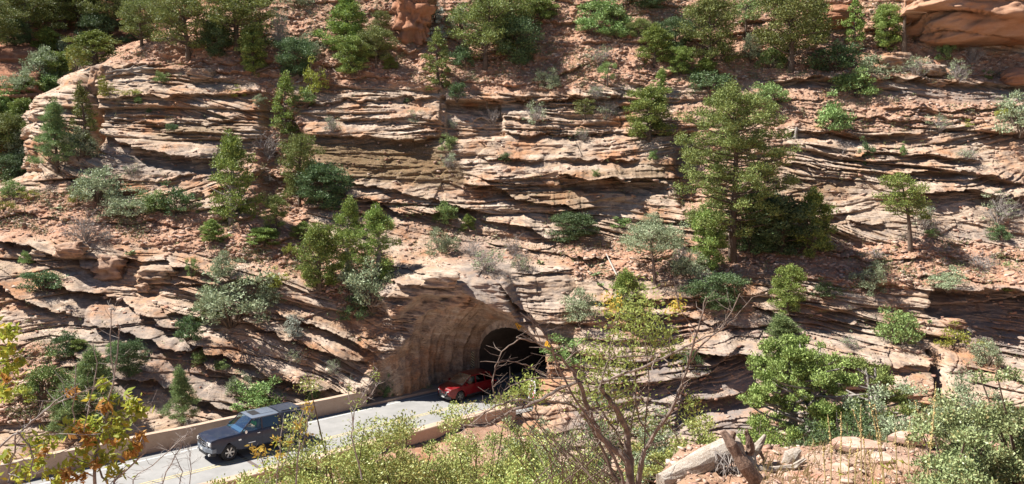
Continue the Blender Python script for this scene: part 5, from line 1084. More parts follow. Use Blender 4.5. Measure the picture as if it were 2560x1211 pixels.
MB().tube([(0, 0, -.1), (.02, 0, .4), (.1, 0, .8)], [.16, .11, .10], 7).build('trunk', BARKG, r); MB().tube([(0, 0, .05), (-.5, -.1, -.1), (-.9, -.1, -.2)], [.1, .07, .04], 6).build('root', BARKG, r)
q0 = on_hill(330, 185); m = MB(); rr_ = random.Random(4)
for k in range(9):
    a = rr_.uniform(2.6, 6.6); p0 = Vector((0, 0, .15)); p1 = p0 + Vector((math.cos(a) * .9, -.1, rr_.uniform(-.4, .3))); p2 = p1 + Vector((math.cos(a) * .9, -.1, rr_.uniform(-.5, .4))); m.tube([p0, p1, p2], [.09, .06, .02], 5)
m.tube([(0, 0, .1), (1.2, -.1, .25), (2.2, 0, .3)], [.1, .1, .05], 6); o = m.build('fallen_branch', BARKG, None, loc=q0 + Vector((0, -.35, .05))); tag(o, 'tangle of grey driftwood roots on top of the left cliff', 'dead wood')
LOGS = [((640, 186), (700, 170), 'dark fallen log on the red slope, first right of the upper left pinyons', .12), ((810, 160), (840, 185), 'dark fallen log in shade right of the left gully head', .12), ((1870, 225), (1960, 290), 'dark branch tangle lying above the right cliff', .08), ((2280, 180), (2330, 176), 'grey log lying on the upper right ledge', .1), ((2340, 690), (2400, 672), 'grey stick on the soil above the dark alcove', .07), ((640, 444), (668, 432), 'charred log left of the gully pinyon', .12)]
for (a, b, lb, r_) in LOGS: hillstick('fallen_log', [a, ((a[0] + b[0]) / 2, (a[1] + b[1]) / 2 - 4), b], [r_, r_ * .8, r_ * .4], TWIGD, lb, 'log')

def scree(n, seed):
    """loose angular stones and flat chips lying on the soil: too many to count"""
    rn = np.random.RandomState(seed); H_, W_ = HU.shape; U = rn.uniform(-60, 2620, n * 4); V = rn.uniform(-40, 1060, n * 4)
    sm = soil_f(U, V); keep = rn.uniform(0, 1, len(U)) < (.10 + .9 * sm); U, V = U[keep][:n], V[keep][:n]; Ul = np.interp(V, LEFT_V, LEFT_U); k = U > Ul + 4; U, V = U[k], V[k]
    portal = (U > 940) & (U < 1400) & (V > 690); U, V = U[~portal], V[~portal]
    i = np.clip(((U - U0) / (HU[0, 1] - HU[0, 0])).astype(int), 0, W_ - 1); j = np.clip(((V - V0) / (HV[1, 0] - HV[0, 0])).astype(int), 0, H_ - 2); C = np.stack([HX[j, i], HY[j, i], HZ[j, i]], -1)
    # only where the surface is not an overhang
    ok = HY[np.maximum(j - 3, 0), i] > HY[j, i] - .02; C = C[ok]; n = len(C); s = .04 + .17 * rn.uniform(0, 1, n) ** 4.5 
    return C, s, rn
def stones(C, s, rn, name, mat, lab=None):
    n = len(C); base = np.array([(-1, -1, -1), (1, -1, -1), (1, 1, -1), (-1, 1, -1), (-1, -1, 1), (1, -1, 1), (1, 1, 1), (-1, 1, 1)], float) * .5
    B = base[None] * (1 + .45 * rn.uniform(-1, 1, (n, 8, 3))); B = B * np.stack([s * rn.uniform(.8, 2.4, n), s * rn.uniform(.8, 1.8, n), s * rn.uniform(.3, .9, n)], -1)[:, None]
    a = rn.uniform(0, 6.28, n); ca, sa = np.cos(a)[:, None], np.sin(a)[:, None]; x = B[..., 0] * ca - B[..., 1] * sa; y = B[..., 0] * sa + B[..., 1] * ca; tl_ = rn.uniform(-.4, .4, n)[:, None]
    V = np.stack([x, y, B[..., 2] + x * tl_], -1) + C[:, None]; f = np.array([(0, 3, 2, 1), (4, 5, 6, 7), (0, 1, 5, 4), (1, 2, 6, 5), (2, 3, 7, 6), (3, 0, 4, 7)]); F = (f[None] + 8 * np.arange(n)[:, None, None]).reshape(-1, 4)
    o = link(name, np_mesh(name, V.reshape(-1, 3), F, mat)); tag(o, kind='stuff'); return o
STN, t_, out_ = nt('stones'); g_ = t_.nodes.new('ShaderNodeNewGeometry'); r_ = g_.outputs['Random Per Island']; gr = noise(t_, g_.outputs['Position'], 9, 4, .7)
bsdf(t_, out_, mix(t_, rng(t_, gr, .5, .75, 0, .5), mix(t_, r_, (.34, .17, .11), (.58, .45, .36)), (.25, .16, .11)), .9)
C, s, rn_ = scree(48000, 5); stones(C, s, rn_, 'scree', STN)
def litter(n, seed):
    """dry twigs, needles and grass tufts on the soil"""
    rn = np.random.RandomState(seed); U = rn.uniform(-60, 2620, n * 4); V = rn.uniform(-40, 1060, n * 4); sm = soil_f(U, V); cl = vnoise2(U / 50, V / 28, 6)
    k = (rn.uniform(0, 1, len(U)) < (.06 + .8 * sm) * sstep(.4, .7, cl)) & (U > np.interp(V, LEFT_V, LEFT_U) + 4) & ~((U > 940) & (U < 1400) & (V > 690)); U, V = U[k][:n], V[k][:n]
    i = np.clip(((U - U0) / (HU[0, 1] - HU[0, 0])).astype(int), 0, HU.shape[1] - 1); j = np.clip(((V - V0) / (HV[1, 0] - HV[0, 0])).astype(int), 0, HU.shape[0] - 1); C = np.stack([HX[j, i], HY[j, i] - .03, HZ[j, i] + .08], -1)
    return leaf_quads(C, .42, .016, .25, None, rn)
Vq, Fq = litter(15000, 8); tag(link('dry_grass', np_mesh('dry_grass', Vq, Fq, leaf_mat('dry_grass', (.20, .16, .12), (.42, .36, .25), trans=.1))), kind='stuff')
Vq, Fq = litter(60000, 9)
tag(link('ground_cover', np_mesh('ground_cover', *(lambda q: leaf_quads(q, .12, .05, .5, None, rs))(np.repeat(Vq[::4][:9000], 9, 0) + rs.normal(size=(81000, 3)) * .13), leaf_mat('ground_cover', (.12, .15, .06), (.28, .31, .14)))), kind='stuff')
# ================================================================ plants and dead wood on the near slope
L_SRV0 = leaf_mat('pale_bush_leaves', (.20, .27, .09), (.44, .50, .20))
L_OAK = leaf_mat('oak_leaves', (.23, .30, .08), (.50, .55, .19), (.55, .50, .16), .14, gloss=.15)
L_MAN = leaf_mat('stiff_grey_leaves', (.15, .20, .08), (.43, .49, .23), (.42, .36, .16), .08, gloss=.15)
L_ASH = leaf_mat('autumn_leaves', (.28, .38, .06), (.55, .58, .10), (.55, .45, .06), .12, trans=.45)
L_BRN = leaf_mat('brown_leaves', (.36, .17, .04), (.55, .30, .09), trans=.35)
L_GLD = leaf_mat('golden_leaves', (.55, .38, .06), (.66, .50, .12), (.42, .48, .08), .2, trans=.45)
L_SRV = leaf_mat('pale_green_leaves', (.28, .38, .09), (.50, .60, .18), (.50, .40, .12), .05, trans=.45)
def near_obj(name, loc, label, cat, group=None): return empty(name, loc, 0, label, cat, group)
def gz(p): return float(near_full(np.array([p.x]), np.array([p.y]))[0])
def near_shrub(u, v, Y, w, h, mat, label, seed, leaf=.04, n=90, per=200, group='scrub bushes below the camera', name='shrub', cr=.205, hollow=.55):
    p = P(u, v, Y); m = Y / FPX; W, H = w * m, h * m; zg = gz(p)
    if p.z > zg: n = int(n * (1.35 + .55 * (p.z - zg) / H)); H += p.z - zg; p.z = zg
    a, b = make_shrub(seed, H, W, n=n, cr=cr, n_per=per, L=leaf, Wl=leaf * .5, mat=mat, bark=TWIGD, hollow=hollow); e = near_obj(name, p, label, 'shrub', group); link('stems', a, e); link('foliage', b, e); return e
g = 'scrub bushes below the camera'
near_shrub(1150, 1200, 14.5, 330, 170, L_OAK, 'scrub bush just below the end of the near parapet, behind the tallest one', 517, n=60, leaf=.045)
near_shrub(960, 1230, 14.0, 330, 165, L_OAK, 'scrub bush below the middle of the near parapet, behind the foreground row', 518, n=60, leaf=.045)
near_shrub(1270, 1190, 15.5, 240, 130, L_SRV0, 'pale green bush at the right end of the near parapet', 519, n=50, leaf=.05)
near_shrub(660, 1300, 10.5, 380, 160, L_OAK, 'yellow-green scrub bush at the bottom edge in front of the pickup', 501, n=60)
near_shrub(830, 1290, 10.8, 420, 270, L_OAK, 'yellow-green scrub bush at the bottom, left one of the foreground row', 502, n=80)
near_shrub(1010, 1290, 11.2, 430, 310, L_OAK, 'tall yellow-green scrub bush at the bottom, below the road centre', 503, n=100)
near_shrub(1190, 1280, 11.6, 400, 300, L_OAK, 'tallest yellow-green scrub bush, directly below the red car', 504, n=100)
near_shrub(1330, 1300, 10.8, 380, 250, L_OAK, 'yellow-green scrub bush at the bottom, left of the bare shrub', 505, n=80)
near_shrub(1470, 1300, 10.0, 230, 150, L_OAK, 'small scrub bush at the foot of the bare shrub', 506, n=50)
near_shrub(1740, 1240, 15.5, 400, 175, L_OAK, 'green bush behind the fallen log', 507, n=80, leaf=.06)
near_shrub(1330, 1180, 22, 240, 150, L_SAG, 'dull green bush in the ravine at the end of the near parapet', 508, n=60, leaf=.08, cr=.22, per=110)
near_shrub(2580, 1330, 8.6, 560, 430, L_MAN, 'large stiff-leaved grey-green bush filling the lower right corner', 509, leaf=.04, n=190, per=300, cr=.16, group=None)
near_shrub(2400, 1300, 8.4, 260, 230, L_MAN, 'lower left lobe bush in front of the large lower right bush', 510, leaf=.036, n=70, per=170, cr=.13, group=None)
near_shrub(2290, 1150, 19, 420, 190, L_SAG, 'grey-green bush behind the dried flower stalks', 511, leaf=.07, n=90, cr=.26, per=130, group=None)
near_shrub(2420, 1110, 20, 260, 150, L_SAG, 'grey-green bush left of the lower right corner bush, farther back', 512, leaf=.07, n=70, cr=.26, per=130, group=None)
near_shrub(1480, 1170, 19, 260, 130, L_DRK, 'dark green bush in the ravine behind the thin dead stems', 513, leaf=.07, n=60, cr=.26, per=130, group=None)
near_shrub(1880, 1160, 17, 300, 110, L_JUN, 'low green bush in the ravine behind the upturned roots', 514, leaf=.06, n=60, cr=.24, per=150, group=None)
near_shrub(2110, 1150, 17.5, 260, 110, L_DRK, 'dark bush in the shade of the two gnarled junipers', 515, leaf=.06, n=60, cr=.24, per=150, group=None)
near_shrub(1640, 1140, 21, 200, 90, L_SAG, 'dull bush at the ravine edge right of the bare shrub', 516, leaf=.07, n=50, cr=.26, per=130, group=None)
L_NJ = leaf_mat('near_juniper_foliage', (.12, .17, .04), (.38, .45, .14))
def near_tree(name, u, v, Y, w, h, label, seed, **kw):
    p = P(u, v, Y); m = Y / FPX; zg = gz(p); h += max(0, p.z - zg) / m; p.z = min(p.z, zg); a, b = make_tree(seed, h * m, w * m, **kw); e = near_obj(name, p, label, 'tree', 'gnarled junipers on the near slope'); link('trunk', a, e); link('crown', b, e)
near_tree('juniper_tree', 1985, 1165, 21, 290, 325, 'gnarled bright green juniper with pale twisted limbs, above the fallen log', 601, base=.1, limbs=84, per=4, cr=.21, n_per=170, L=.075, Wl=.035, mat=L_NJ, bark=BARKG, shape='oval', up=.8, flat=1.0, tr=.06, multi=3, bare=.12)
near_tree('juniper_tree', 2205, 1130, 23, 190, 225, 'smaller gnarled juniper with pale limbs, behind the dried stalks', 602, base=.15, limbs=40, per=4, cr=.30, n_per=140, L=.08, Wl=.035, mat=L_NJ, bark=BARKG, shape='top', up=.8, flat=1.0, tr=.08, multi=2, bare=.25)
near_tree('juniper_tree', 2090, 1180, 20, 150, 170, 'low dark juniper between the two gnarled ones', 603, base=.1, limbs=20, per=3, cr=.30, n_per=110, L=.075, Wl=.035, mat=L_JUN, bark=BARKG, shape='oval', up=.8, flat=1.0, tr=.05)

def branches(name, specs, mat, label, cat, leaves=(), seed=1, twigs=0, twig_len=.3, Ybase=8, extra_mats=None):
    """specs: list of ([(u, v, Y)...], [radius px...]); leaves: (u, v, Y, spread px, count, leaf size m, material, part name)"""
    rn = random.Random(seed); p0 = P(*specs[0][0][0]); e = empty(name, p0, 0, label, cat); m = MB()
    for pts, rr in specs:
        q = [P(*a) - p0 for a in pts]
        if pts[0][1] >= 1205:
            g_ = q[0] + p0; zz = gz(g_) - .1
            if zz < g_.z: q = [Vector((q[0].x * .6, q[0].y * .6, zz - p0.z))] + q; pts = [pts[0]] + list(pts); rr = [rr[0]] + list(rr)
        # smooth the polyline
        qs = [q[0]]; rs_ = [rr[0] * .72 * pts[0][2] / FPX]
        for i in range(len(q) - 1):
            a0 = q[max(0, i - 1)]; a1, a2 = q[i], q[i + 1]; a3 = q[min(len(q) - 1, i + 2)]; r1 = np.interp(i, np.linspace(0, len(q) - 1, len(rr)), rr); r2 = np.interp(i + 1, np.linspace(0, len(q) - 1, len(rr)), rr)
            for t in (.25, .5, .75, 1):
                c = .5 * ((2 * a1) + (a2 - a0) * t + (2 * a0 - 5 * a1 + 4 * a2 - a3) * t * t + (3 * a1 - a0 - 3 * a2 + a3) * t ** 3)
                Y = pts[i][2] * (1 - t) + pts[i + 1][2] * t; k = 1.6 * Y / FPX; qs.append(c + Vector((rn.gauss(0, k), rn.gauss(0, k), rn.gauss(0, k)))); rs_.append((r1 * (1 - t) + r2 * t) * .72 * Y / FPX)
        m.tube(qs, rs_, 7)
        for _ in range(int(twigs * len(q))):
            i = rn.randrange(len(qs) // 3, len(qs)); d = Vector((rn.gauss(0, 1), rn.gauss(0, .6), rn.uniform(-.2, 1.2))).normalized(); L = twig_len * rn.uniform(.4, 1.1); a = qs[i]; b = a + d * L * .5 + Vector((rn.gauss(0, .02), 0, rn.gauss(0, .02))); c = b + (d + Vector((rn.gauss(0, .35), rn.gauss(0, .3), rn.uniform(0, .4)))).normalized() * L * .5
            r0 = min(rs_[i] * .5, .006); m.tube([a, b, c], [r0, r0 * .75, r0 * .4], 4, False)
            if rn.random() < .6: d2 = (d + Vector((rn.gauss(0, .8), rn.gauss(0, .5), rn.gauss(0, .6)))).normalized(); m.tube([b, b + d2 * L * .35], [r0 * .6, r0 * .3], 4, False)
    m.build('branches', mat, e)
    groups = {}
    for (u, v, Y, sp, n, ls, lm, pn) in leaves: groups.setdefault((pn, lm.name, ls), [lm, []])[1].append((u, v, Y, sp, n))
    rnn = np.random.RandomState(seed + 5)
    for (pn, _, ls), (lm, L) in groups.items():
        C = []
        for u, v, Y, sp, n in L:
            c = np.array(P(u, v, Y) - p0); s = sp * Y / FPX; C.append(c + rnn.normal(size=(n, 3)) * s * np.array([.5, .5, .5]))
        V, F = leaf_quads(np.concatenate(C), ls, ls * .62 / 1.6, -.3, None, rnn); link(pn, np_mesh(pn, V, F, lm), e)
    return e
Y0 = 8.0; BARKB = simple('brown_grey_bark', (.20, .155, .125), .9, scale=14, var=.5, bstr=.5)
branches('bare_shrub', [([(1560, 1260, 8), (1575, 1211, 8), (1565, 1150, 8), (1515, 1105, 8), (1485, 1055, 7.9), (1445, 955, 7.8)], [15, 11, 7.5]),
    ([(1445, 955, 7.8), (1430, 928, 7.8), (1390, 885, 7.7), (1340, 858, 7.6), (1292, 842, 7.5)], [5, 4, 3]), ([(1303, 846, 7.5), (1262, 872, 7.5), (1240, 915, 7.5), (1232, 955, 7.5), (1238, 1000, 7.5)], [2.2, 2]),
    ([(1580, 1260, 8.1), (1572, 1150, 8.1), (1562, 1070, 8.1), (1535, 1015, 8), (1512, 985, 8), (1493, 960, 8)], [14, 9, 6]), ([(1493, 960, 8), (1560, 935, 7.9), (1659, 895, 7.8), (1733, 860, 7.8), (1799, 825, 7.8), (1850, 735, 7.8)], [5, 5, 4, 2.5, 1.5]),
    ([(1445, 955, 7.8), (1396, 974, 7.7), (1339, 1007, 7.6), (1290, 1022, 7.6), (1250, 1045, 7.6), (1210, 1068, 7.5), (1150, 1062, 7.5)], [6, 6, 5, 4, 2.5]), ([(1339, 1007, 7.6), (1300, 1000, 7.6), (1262, 1006, 7.5), (1215, 1030, 7.5), (1150, 1084, 7.5)], [4, 3, 2]),
    ([(1595, 1260, 7.9), (1597, 1198, 7.9), (1606, 1136, 7.9), (1628, 1101, 7.9), (1676, 1026, 7.8), (1698, 978, 7.8), (1720, 912, 7.8), (1742, 825, 7.7), (1766, 745, 7.7)], [11, 8.5, 7, 5.5, 4, 2]), ([(1725, 905, 7.8), (1764, 855, 7.8), (1817, 816, 7.8), (1880, 745, 7.8)], [3.5, 2.5, 1.2]),
    ([(1602, 1230, 8.1), (1612, 1110, 8.1), (1621, 943, 8.1), (1612, 840, 8.1)], [3, 2.5, 1.5]), ([(1545, 1230, 8.2), (1530, 1180, 8.2), (1483, 1075, 8.2), (1430, 1013, 8.2), (1360, 1004, 8.1), (1310, 1010, 8.1)], [7, 5, 4, 2.5]), ([(1560, 1230, 7.8), (1520, 1120, 7.8), (1460, 1030, 7.7), (1400, 930, 7.7), (1370, 850, 7.6), (1320, 790, 7.6)], [6, 4, 3, 1.8]),
    ([(1570, 1100, 8.3), (1590, 980, 8.3), (1580, 860, 8.3), (1600, 760, 8.3)], [4, 3, 1.5]), ([(1545, 1060, 8.3), (1520, 940, 8.3), (1530, 850, 8.3), (1560, 740, 8.3)], [4, 3, 1.5]), ([(1500, 970, 7.9), (1520, 905, 7.9), (1570, 892, 7.9), (1640, 893, 7.9)], [3, 2.5, 2]),
    ([(1660, 1050, 7.9), (1690, 1085, 7.9), (1700, 1110, 7.9)], [2, 1.5]), ([(1339, 1007, 7.6), (1345, 1050, 7.6), (1320, 1090, 7.6)], [3, 1.6]), ([(1450, 950, 7.8), (1400, 945, 7.8), (1330, 948, 7.7), (1260, 975, 7.7)], [3, 2.5, 1.2]), ([(1640, 1120, 8), (1600, 1050, 8.1), (1590, 990, 8.1)], [4, 3, 2]),
    ([(1580, 1230, 8.3), (1550, 1100, 8.3), (1500, 1020, 8.3), (1455, 930, 8.3), (1460, 850, 8.3)], [5, 4, 3, 1.6]), ([(1742, 830, 7.7), (1700, 770, 7.7), (1690, 720, 7.7)], [2, 1.2]), ([(1355, 868, 7.6), (1330, 800, 7.6), (1318, 760, 7.6)], [2, 1]), ([(1200, 905, 7.5), (1290, 905, 7.5), (1340, 925, 7.6), (1400, 960, 7.7)], [1, 2, 2.5])],
    BARKB, 'large sprawling shrub of bare grey and brown limbs in the foreground', 'shrub', seed=3, twigs=3.5, twig_len=.26,
    leaves=[(1600, 770, 8.2, 60, 404, .046, L_SRV, 'leaves'), (1560, 830, 8.2, 70, 475, .046, L_SRV, 'leaves'), (1640, 830, 8.2, 60, 475, .046, L_SRV, 'leaves'), (1680, 880, 8.2, 45, 214, .046, L_SRV, 'leaves'), (1560, 900, 8.2, 60, 309, .046, L_SRV, 'leaves'), (1500, 930, 8.2, 55, 309, .046, L_SRV, 'leaves'), (1460, 985, 8, 50, 261, .046, L_SRV, 'leaves'),
            (1325, 960, 8, 36, 237, .046, L_SRV, 'leaves'), (1290, 985, 8, 24, 142, .046, L_SRV, 'leaves'), (1340, 990, 8, 30, 166, .046, L_SRV, 'leaves'), (1545, 985, 8.2, 70, 380, .046, L_SRV, 'leaves'), (1560, 1050, 8.3, 60, 261, .046, L_SRV, 'leaves'), (1690, 765, 8, 22, 109, .046, L_GLD, 'leaves'), (1530, 760, 8.2, 30, 118, .046, L_GLD, 'leaves'), (1480, 880, 8.2, 30, 142, .046, L_SRV, 'leaves'), (1730, 1010, 8, 34, 142, .046, L_SRV, 'leaves'), (1650, 1060, 8.3, 60, 214, .046, L_SRV, 'leaves')])
rn2 = random.Random(12)
# thicket of thin dead stems behind it
st = MB(); p0 = P(1480, 1150, 9.5)
for k in range(60):
    a = P(1440 + rn2.uniform(-110, 130), 1210, 9.5 + rn2.uniform(-.5, .8)) - p0; b = P(1440 + rn2.uniform(-200, 190), 1000 + rn2.uniform(-70, 90), 9.5 + rn2.uniform(-.6, .8)) - p0; mm = (a + b) / 2 + Vector((rn2.gauss(0, .12), rn2.gauss(0, .1), rn2.gauss(0, .08))); st.tube([a, mm, b], [.007, .005, .002], 4, False)
e = near_obj('dead_shrub', p0, 'thicket of thin dead stems behind the bare shrub', 'dead shrub'); st.build('twigs', TWIGD, e)
# leafy shoots rising in front of the road
branches('sapling', [([(905, 1200, 9), (880, 1090, 9), (895, 1010, 9), (945, 925, 9)], [3, 2, 1]), ([(885, 1080, 9), (870, 990, 9), (875, 955, 9)], [2, 1]), ([(895, 1020, 9), (930, 985, 9), (940, 960, 9)], [2, 1])], TWIG, 'thin shoot with pale green leaves in front of the road, right of the pickup', 'sapling', seed=8, twigs=4, twig_len=.16,
    leaves=[(895, 1010, 9, 26, 46, .034, L_SRV, 'leaves'), (940, 940, 9, 18, 34, .034, L_SRV, 'leaves'), (872, 970, 9, 14, 22, .034, L_SRV, 'leaves'), (882, 1070, 9, 30, 46, .034, L_SRV, 'leaves'), (870, 1110, 9, 34, 50, .034, L_SRV, 'leaves')])
branches('sapling', [([(690, 1260, 8), (698, 1160, 8), (705, 1060, 8)], [2.4, 2, 1.2]), ([(740, 1260, 8), (745, 1140, 8), (755, 1040, 8), (772, 1005, 8)], [3, 2.5, 1.2]), ([(755, 1120, 8), (765, 1080, 8), (778, 1020, 8)], [2, 1.4]), ([(660, 1260, 8), (665, 1180, 8), (640, 1130, 8)], [2, 1]), ([(700, 1180, 8), (725, 1120, 8), (735, 1060, 8)], [2, 1])], TWIG, 'bare shoots with golden leaves in front of the pickup', 'sapling', seed=9, twigs=3, twig_len=.14,
    leaves=[(772, 1018, 8, 14, 34, .05, L_GLD, 'leaves'), (748, 1060, 8, 18, 44, .05, L_GLD, 'leaves'), (765, 1085, 8, 16, 26, .05, L_GLD, 'leaves'), (690, 1100, 8, 14, 30, .05, L_GLD, 'leaves'), (655, 1130, 8, 18, 46, .05, L_GLD, 'leaves'), (630, 1122, 8, 10, 16, .05, L_GLD, 'leaves'), (700, 1140, 8, 14, 26, .05, L_GLD, 'leaves'), (725, 1105, 8, 12, 22, .05, L_GLD, 'leaves'), (660, 1170, 8, 22, 34, .045, L_ASH, 'leaves')])
branches('bare_twigs', [([(400, 1260, 6), (440, 1140, 6), (468, 1080, 6)], [2.2, 1.2]), ([(445, 1260, 6), (455, 1180, 6), (430, 1130, 6)], [2, 1]), ([(330, 1240, 6), (380, 1165, 6), (460, 1095, 6), (490, 1070, 6)], [2, 1]), ([(470, 1260, 6), (478, 1160, 6), (470, 1120, 6)], [1.6, 1])], TWIG, 'thin bare twigs over the road at the bottom left of the pickup', 'twigs', seed=10, twigs=6, twig_len=.13)
# shrub with yellow-green and withered brown leaves at the lower left
lv = []
for (u, v, s_, n) in [(20, 830, 26, 44), (15, 880, 26, 40), (25, 925, 28, 40), (10, 980, 24, 26), (48, 905, 14, 10), (330, 1010, 24, 34), (345, 1030, 22, 30), (300, 1050, 26, 36), (268, 1075, 26, 34), (230, 1060, 24, 30), (180, 1062, 20, 22), (225, 1110, 26, 34), (300, 1095, 24, 28), (260, 1145, 30, 40), (200, 1160, 30, 36), (120, 1110, 30, 34), (90, 1150, 34, 40), (50, 1190, 34, 40), (150, 1190, 34, 44), (290, 1185, 26, 30), (258, 962, 14, 16), (270, 1000, 16, 18), (80, 1100, 26, 26), (330, 1130, 24, 26), (225, 995, 8, 8), (20, 1140, 26, 24)]: lv.append((u, v, 5.2, s_, int(n * 1.5), .064, L_ASH, 'leaves'))
for (u, v, s_, n) in [(180, 985, 15, 34), (262, 1018, 16, 34), (196, 1075, 20, 30), (218, 1095, 18, 30), (345, 1110, 18, 40), (325, 1140, 16, 24), (170, 1188, 18, 34), (205, 1195, 14, 22), (285, 1105, 12, 14), (110, 1130, 10, 10), (10, 950, 14, 16), (352, 1090, 12, 20), (240, 1160, 14, 18)]: lv.append((u, v, 5.1, s_, int(n * 1.3), .055, L_BRN, 'withered_leaves'))
branches('autumn_shrub', [([(240, 1290, 5.2), (238, 1211, 5.2), (236, 1150, 5.2), (248, 1110, 5.2), (270, 1030, 5.2), (282, 960, 5.1), (300, 815, 5.1)], [7, 5, 4, 3, 2]), ([(-30, 1150, 5), (30, 1090, 5), (62, 1072, 5), (130, 1015, 5), (200, 985, 5), (295, 945, 5)], [4, 3.5, 3, 2, 1.2]), ([(62, 1072, 5), (110, 1030, 5), (165, 985, 5), (200, 960, 5)], [3, 2, 1]),
    ([(50, 1260, 5), (20, 1200, 5), (35, 1130, 5), (45, 1085, 5), (80, 1130, 5), (78, 1200, 5)], [4, 3, 3, 2]), ([(276, 1260, 5.2), (250, 1180, 5.2), (256, 1085, 5.2), (350, 1035, 5.2)], [4, 3, 1.5]), ([(-20, 1170, 5.1), (60, 1150, 5.1), (150, 1130, 5.1), (200, 1110, 5.1)], [3, 2, 1.2]), ([(210, 1080, 5), (225, 1000, 5), (240, 930, 5), (232, 860, 5)], [2, 1.5]), ([(185, 1060, 5), (186, 980, 5), (192, 910, 5)], [2, 1.2]),
    ([(285, 960, 5.1), (277, 860, 5.1), (278, 785, 5.1), (290, 775, 5.1)], [2, 1.4]), ([(285, 1260, 5.1), (290, 1200, 5.1), (360, 1130, 5.1), (350, 1080, 5.1)], [4, 3, 2]), ([(60, 1090, 5), (150, 1088, 5), (250, 1085, 5)], [2, 1.2])], BARKG, 'leggy shrub with yellow-green and withered brown leaves, lower left corner', 'shrub', seed=21, twigs=2.5, twig_len=.16, leaves=lv)

# ---------------------------------------------------------------- the fallen tree with its root plate
WOOD, t_, out_ = nt('weathered_wood'); tc_ = t_.nodes.new('ShaderNodeNewGeometry').outputs['Position']; n1 = noise(t_, tc_, 4, 6, .7, 1); n2 = noise(t_, tc_, 22, 5, .75, 2)
bsdf(t_, out_, mix(t_, rng(t_, n2, .45, .62, 0, .75), mix(t_, rng(t_, n1, .4, .6), (.40, .34, .28), (.50, .45, .39)), (.22, .15, .10)), .85, 0, n2, .7, .02)
WOODB, t_, out_ = nt('brown_wood'); n2 = noise(t_, t_.nodes.new('ShaderNodeNewGeometry').outputs['Position'], 18, 5, .75, 2); bsdf(t_, out_, mix(t_, rng(t_, n2, .4, .65), (.11, .065, .045), (.33, .22, .16)), .85, 0, n2, .7, .02)
YL = 10.2; f0 = P(1800, 1150, YL); ft = empty('fallen_tree', f0, 0, 'bleached fallen tree trunk with upturned broken roots on the near ledge', 'fallen tree')
def limb(name, pts, rr, mat, seed, n=14, wob=.05):
    rn = random.Random(seed); q = [P(*a) - f0 for a in pts]; qs = []; rs_ = []
    for i in range(len(q) - 1):
        for t in ((0, .5) if i < len(q) - 2 else (0, .5, 1)): qs.append(q[i].lerp(q[i + 1], t) + Vector([rn.gauss(0, .003) for _ in range(3)])); rs_.append((rr[i] * (1 - t) + rr[i + 1] * t) * YL / FPX * (1 + rn.gauss(0, .05)))
    m = MB().tube(qs, rs_, n); m.v = [tuple(Vector(p) + Vector([rn.gauss(0, wob * .12) for _ in range(3)]) * .8) for p in m.v]; return m.build(name, mat, ft, smooth=False)
limb('trunk', [(1650, 1204, 9.85), (1700, 1184, 10.0), (1765, 1152, 10.1), (1842, 1116, 10.25)], [19, 27, 33, 33], WOOD, 1, 20)
limb('root', [(1890, 1204, 9.5), (1862, 1164, 9.5), (1828, 1112, 9.55), (1808, 1078, 9.6)], [19, 17, 14, 7], WOODB, 2); limb('root', [(1836, 1140, 10.1), (1826, 1110, 10.1), (1834, 1078, 10.1)], [11, 9, 6], WOODB, 3)
limb('root', [(1868, 1160, 10.2), (1876, 1120, 10.2), (1872, 1098, 10.2), (1866, 1075, 10.2)], [12, 10, 8, 4], WOODB, 4); limb('root', [(1880, 1135, 10.4), (1898, 1112, 10.4), (1913, 1088, 10.4)], [15, 10, 4], WOOD, 5)
limb('root', [(1850, 1150, 10.3), (1874, 1150, 10.2), (1880, 1172, 10.1)], [24, 20, 12], WOOD, 6); limb('root', [(1870, 1172, 10.1), (1930, 1176, 10.2), (1986, 1168, 10.3), (2012, 1146, 10.3)], [10, 9, 8, 4], WOOD, 7)
limb('root', [(1968, 1165, 10.5), (1980, 1140, 10.5), (2000, 1122, 10.5)], [16, 22, 5], WOOD, 8); limb('root', [(1900, 1130, 10.4), (1910, 1150, 10.4), (1908, 1175, 10.4)], [5, 3, 2], WOODB, 9)
fr = MB(); rnf = random.Random(2)
for k in range(60):
    a = P(1800 + rnf.uniform(-15, 45), 1135 + rnf.uniform(-10, 25), 10.0) - f0; b = a + Vector((rnf.gauss(.02, .07), rnf.gauss(-.06, .05), -rnf.uniform(.1, .26))); fr.tube([a, (a + b) / 2 + Vector((rnf.gauss(0, .03), -.03, 0)), b], [.006, .005, .003], 4, False)
fr.build('rootlets', TWIG, ft)
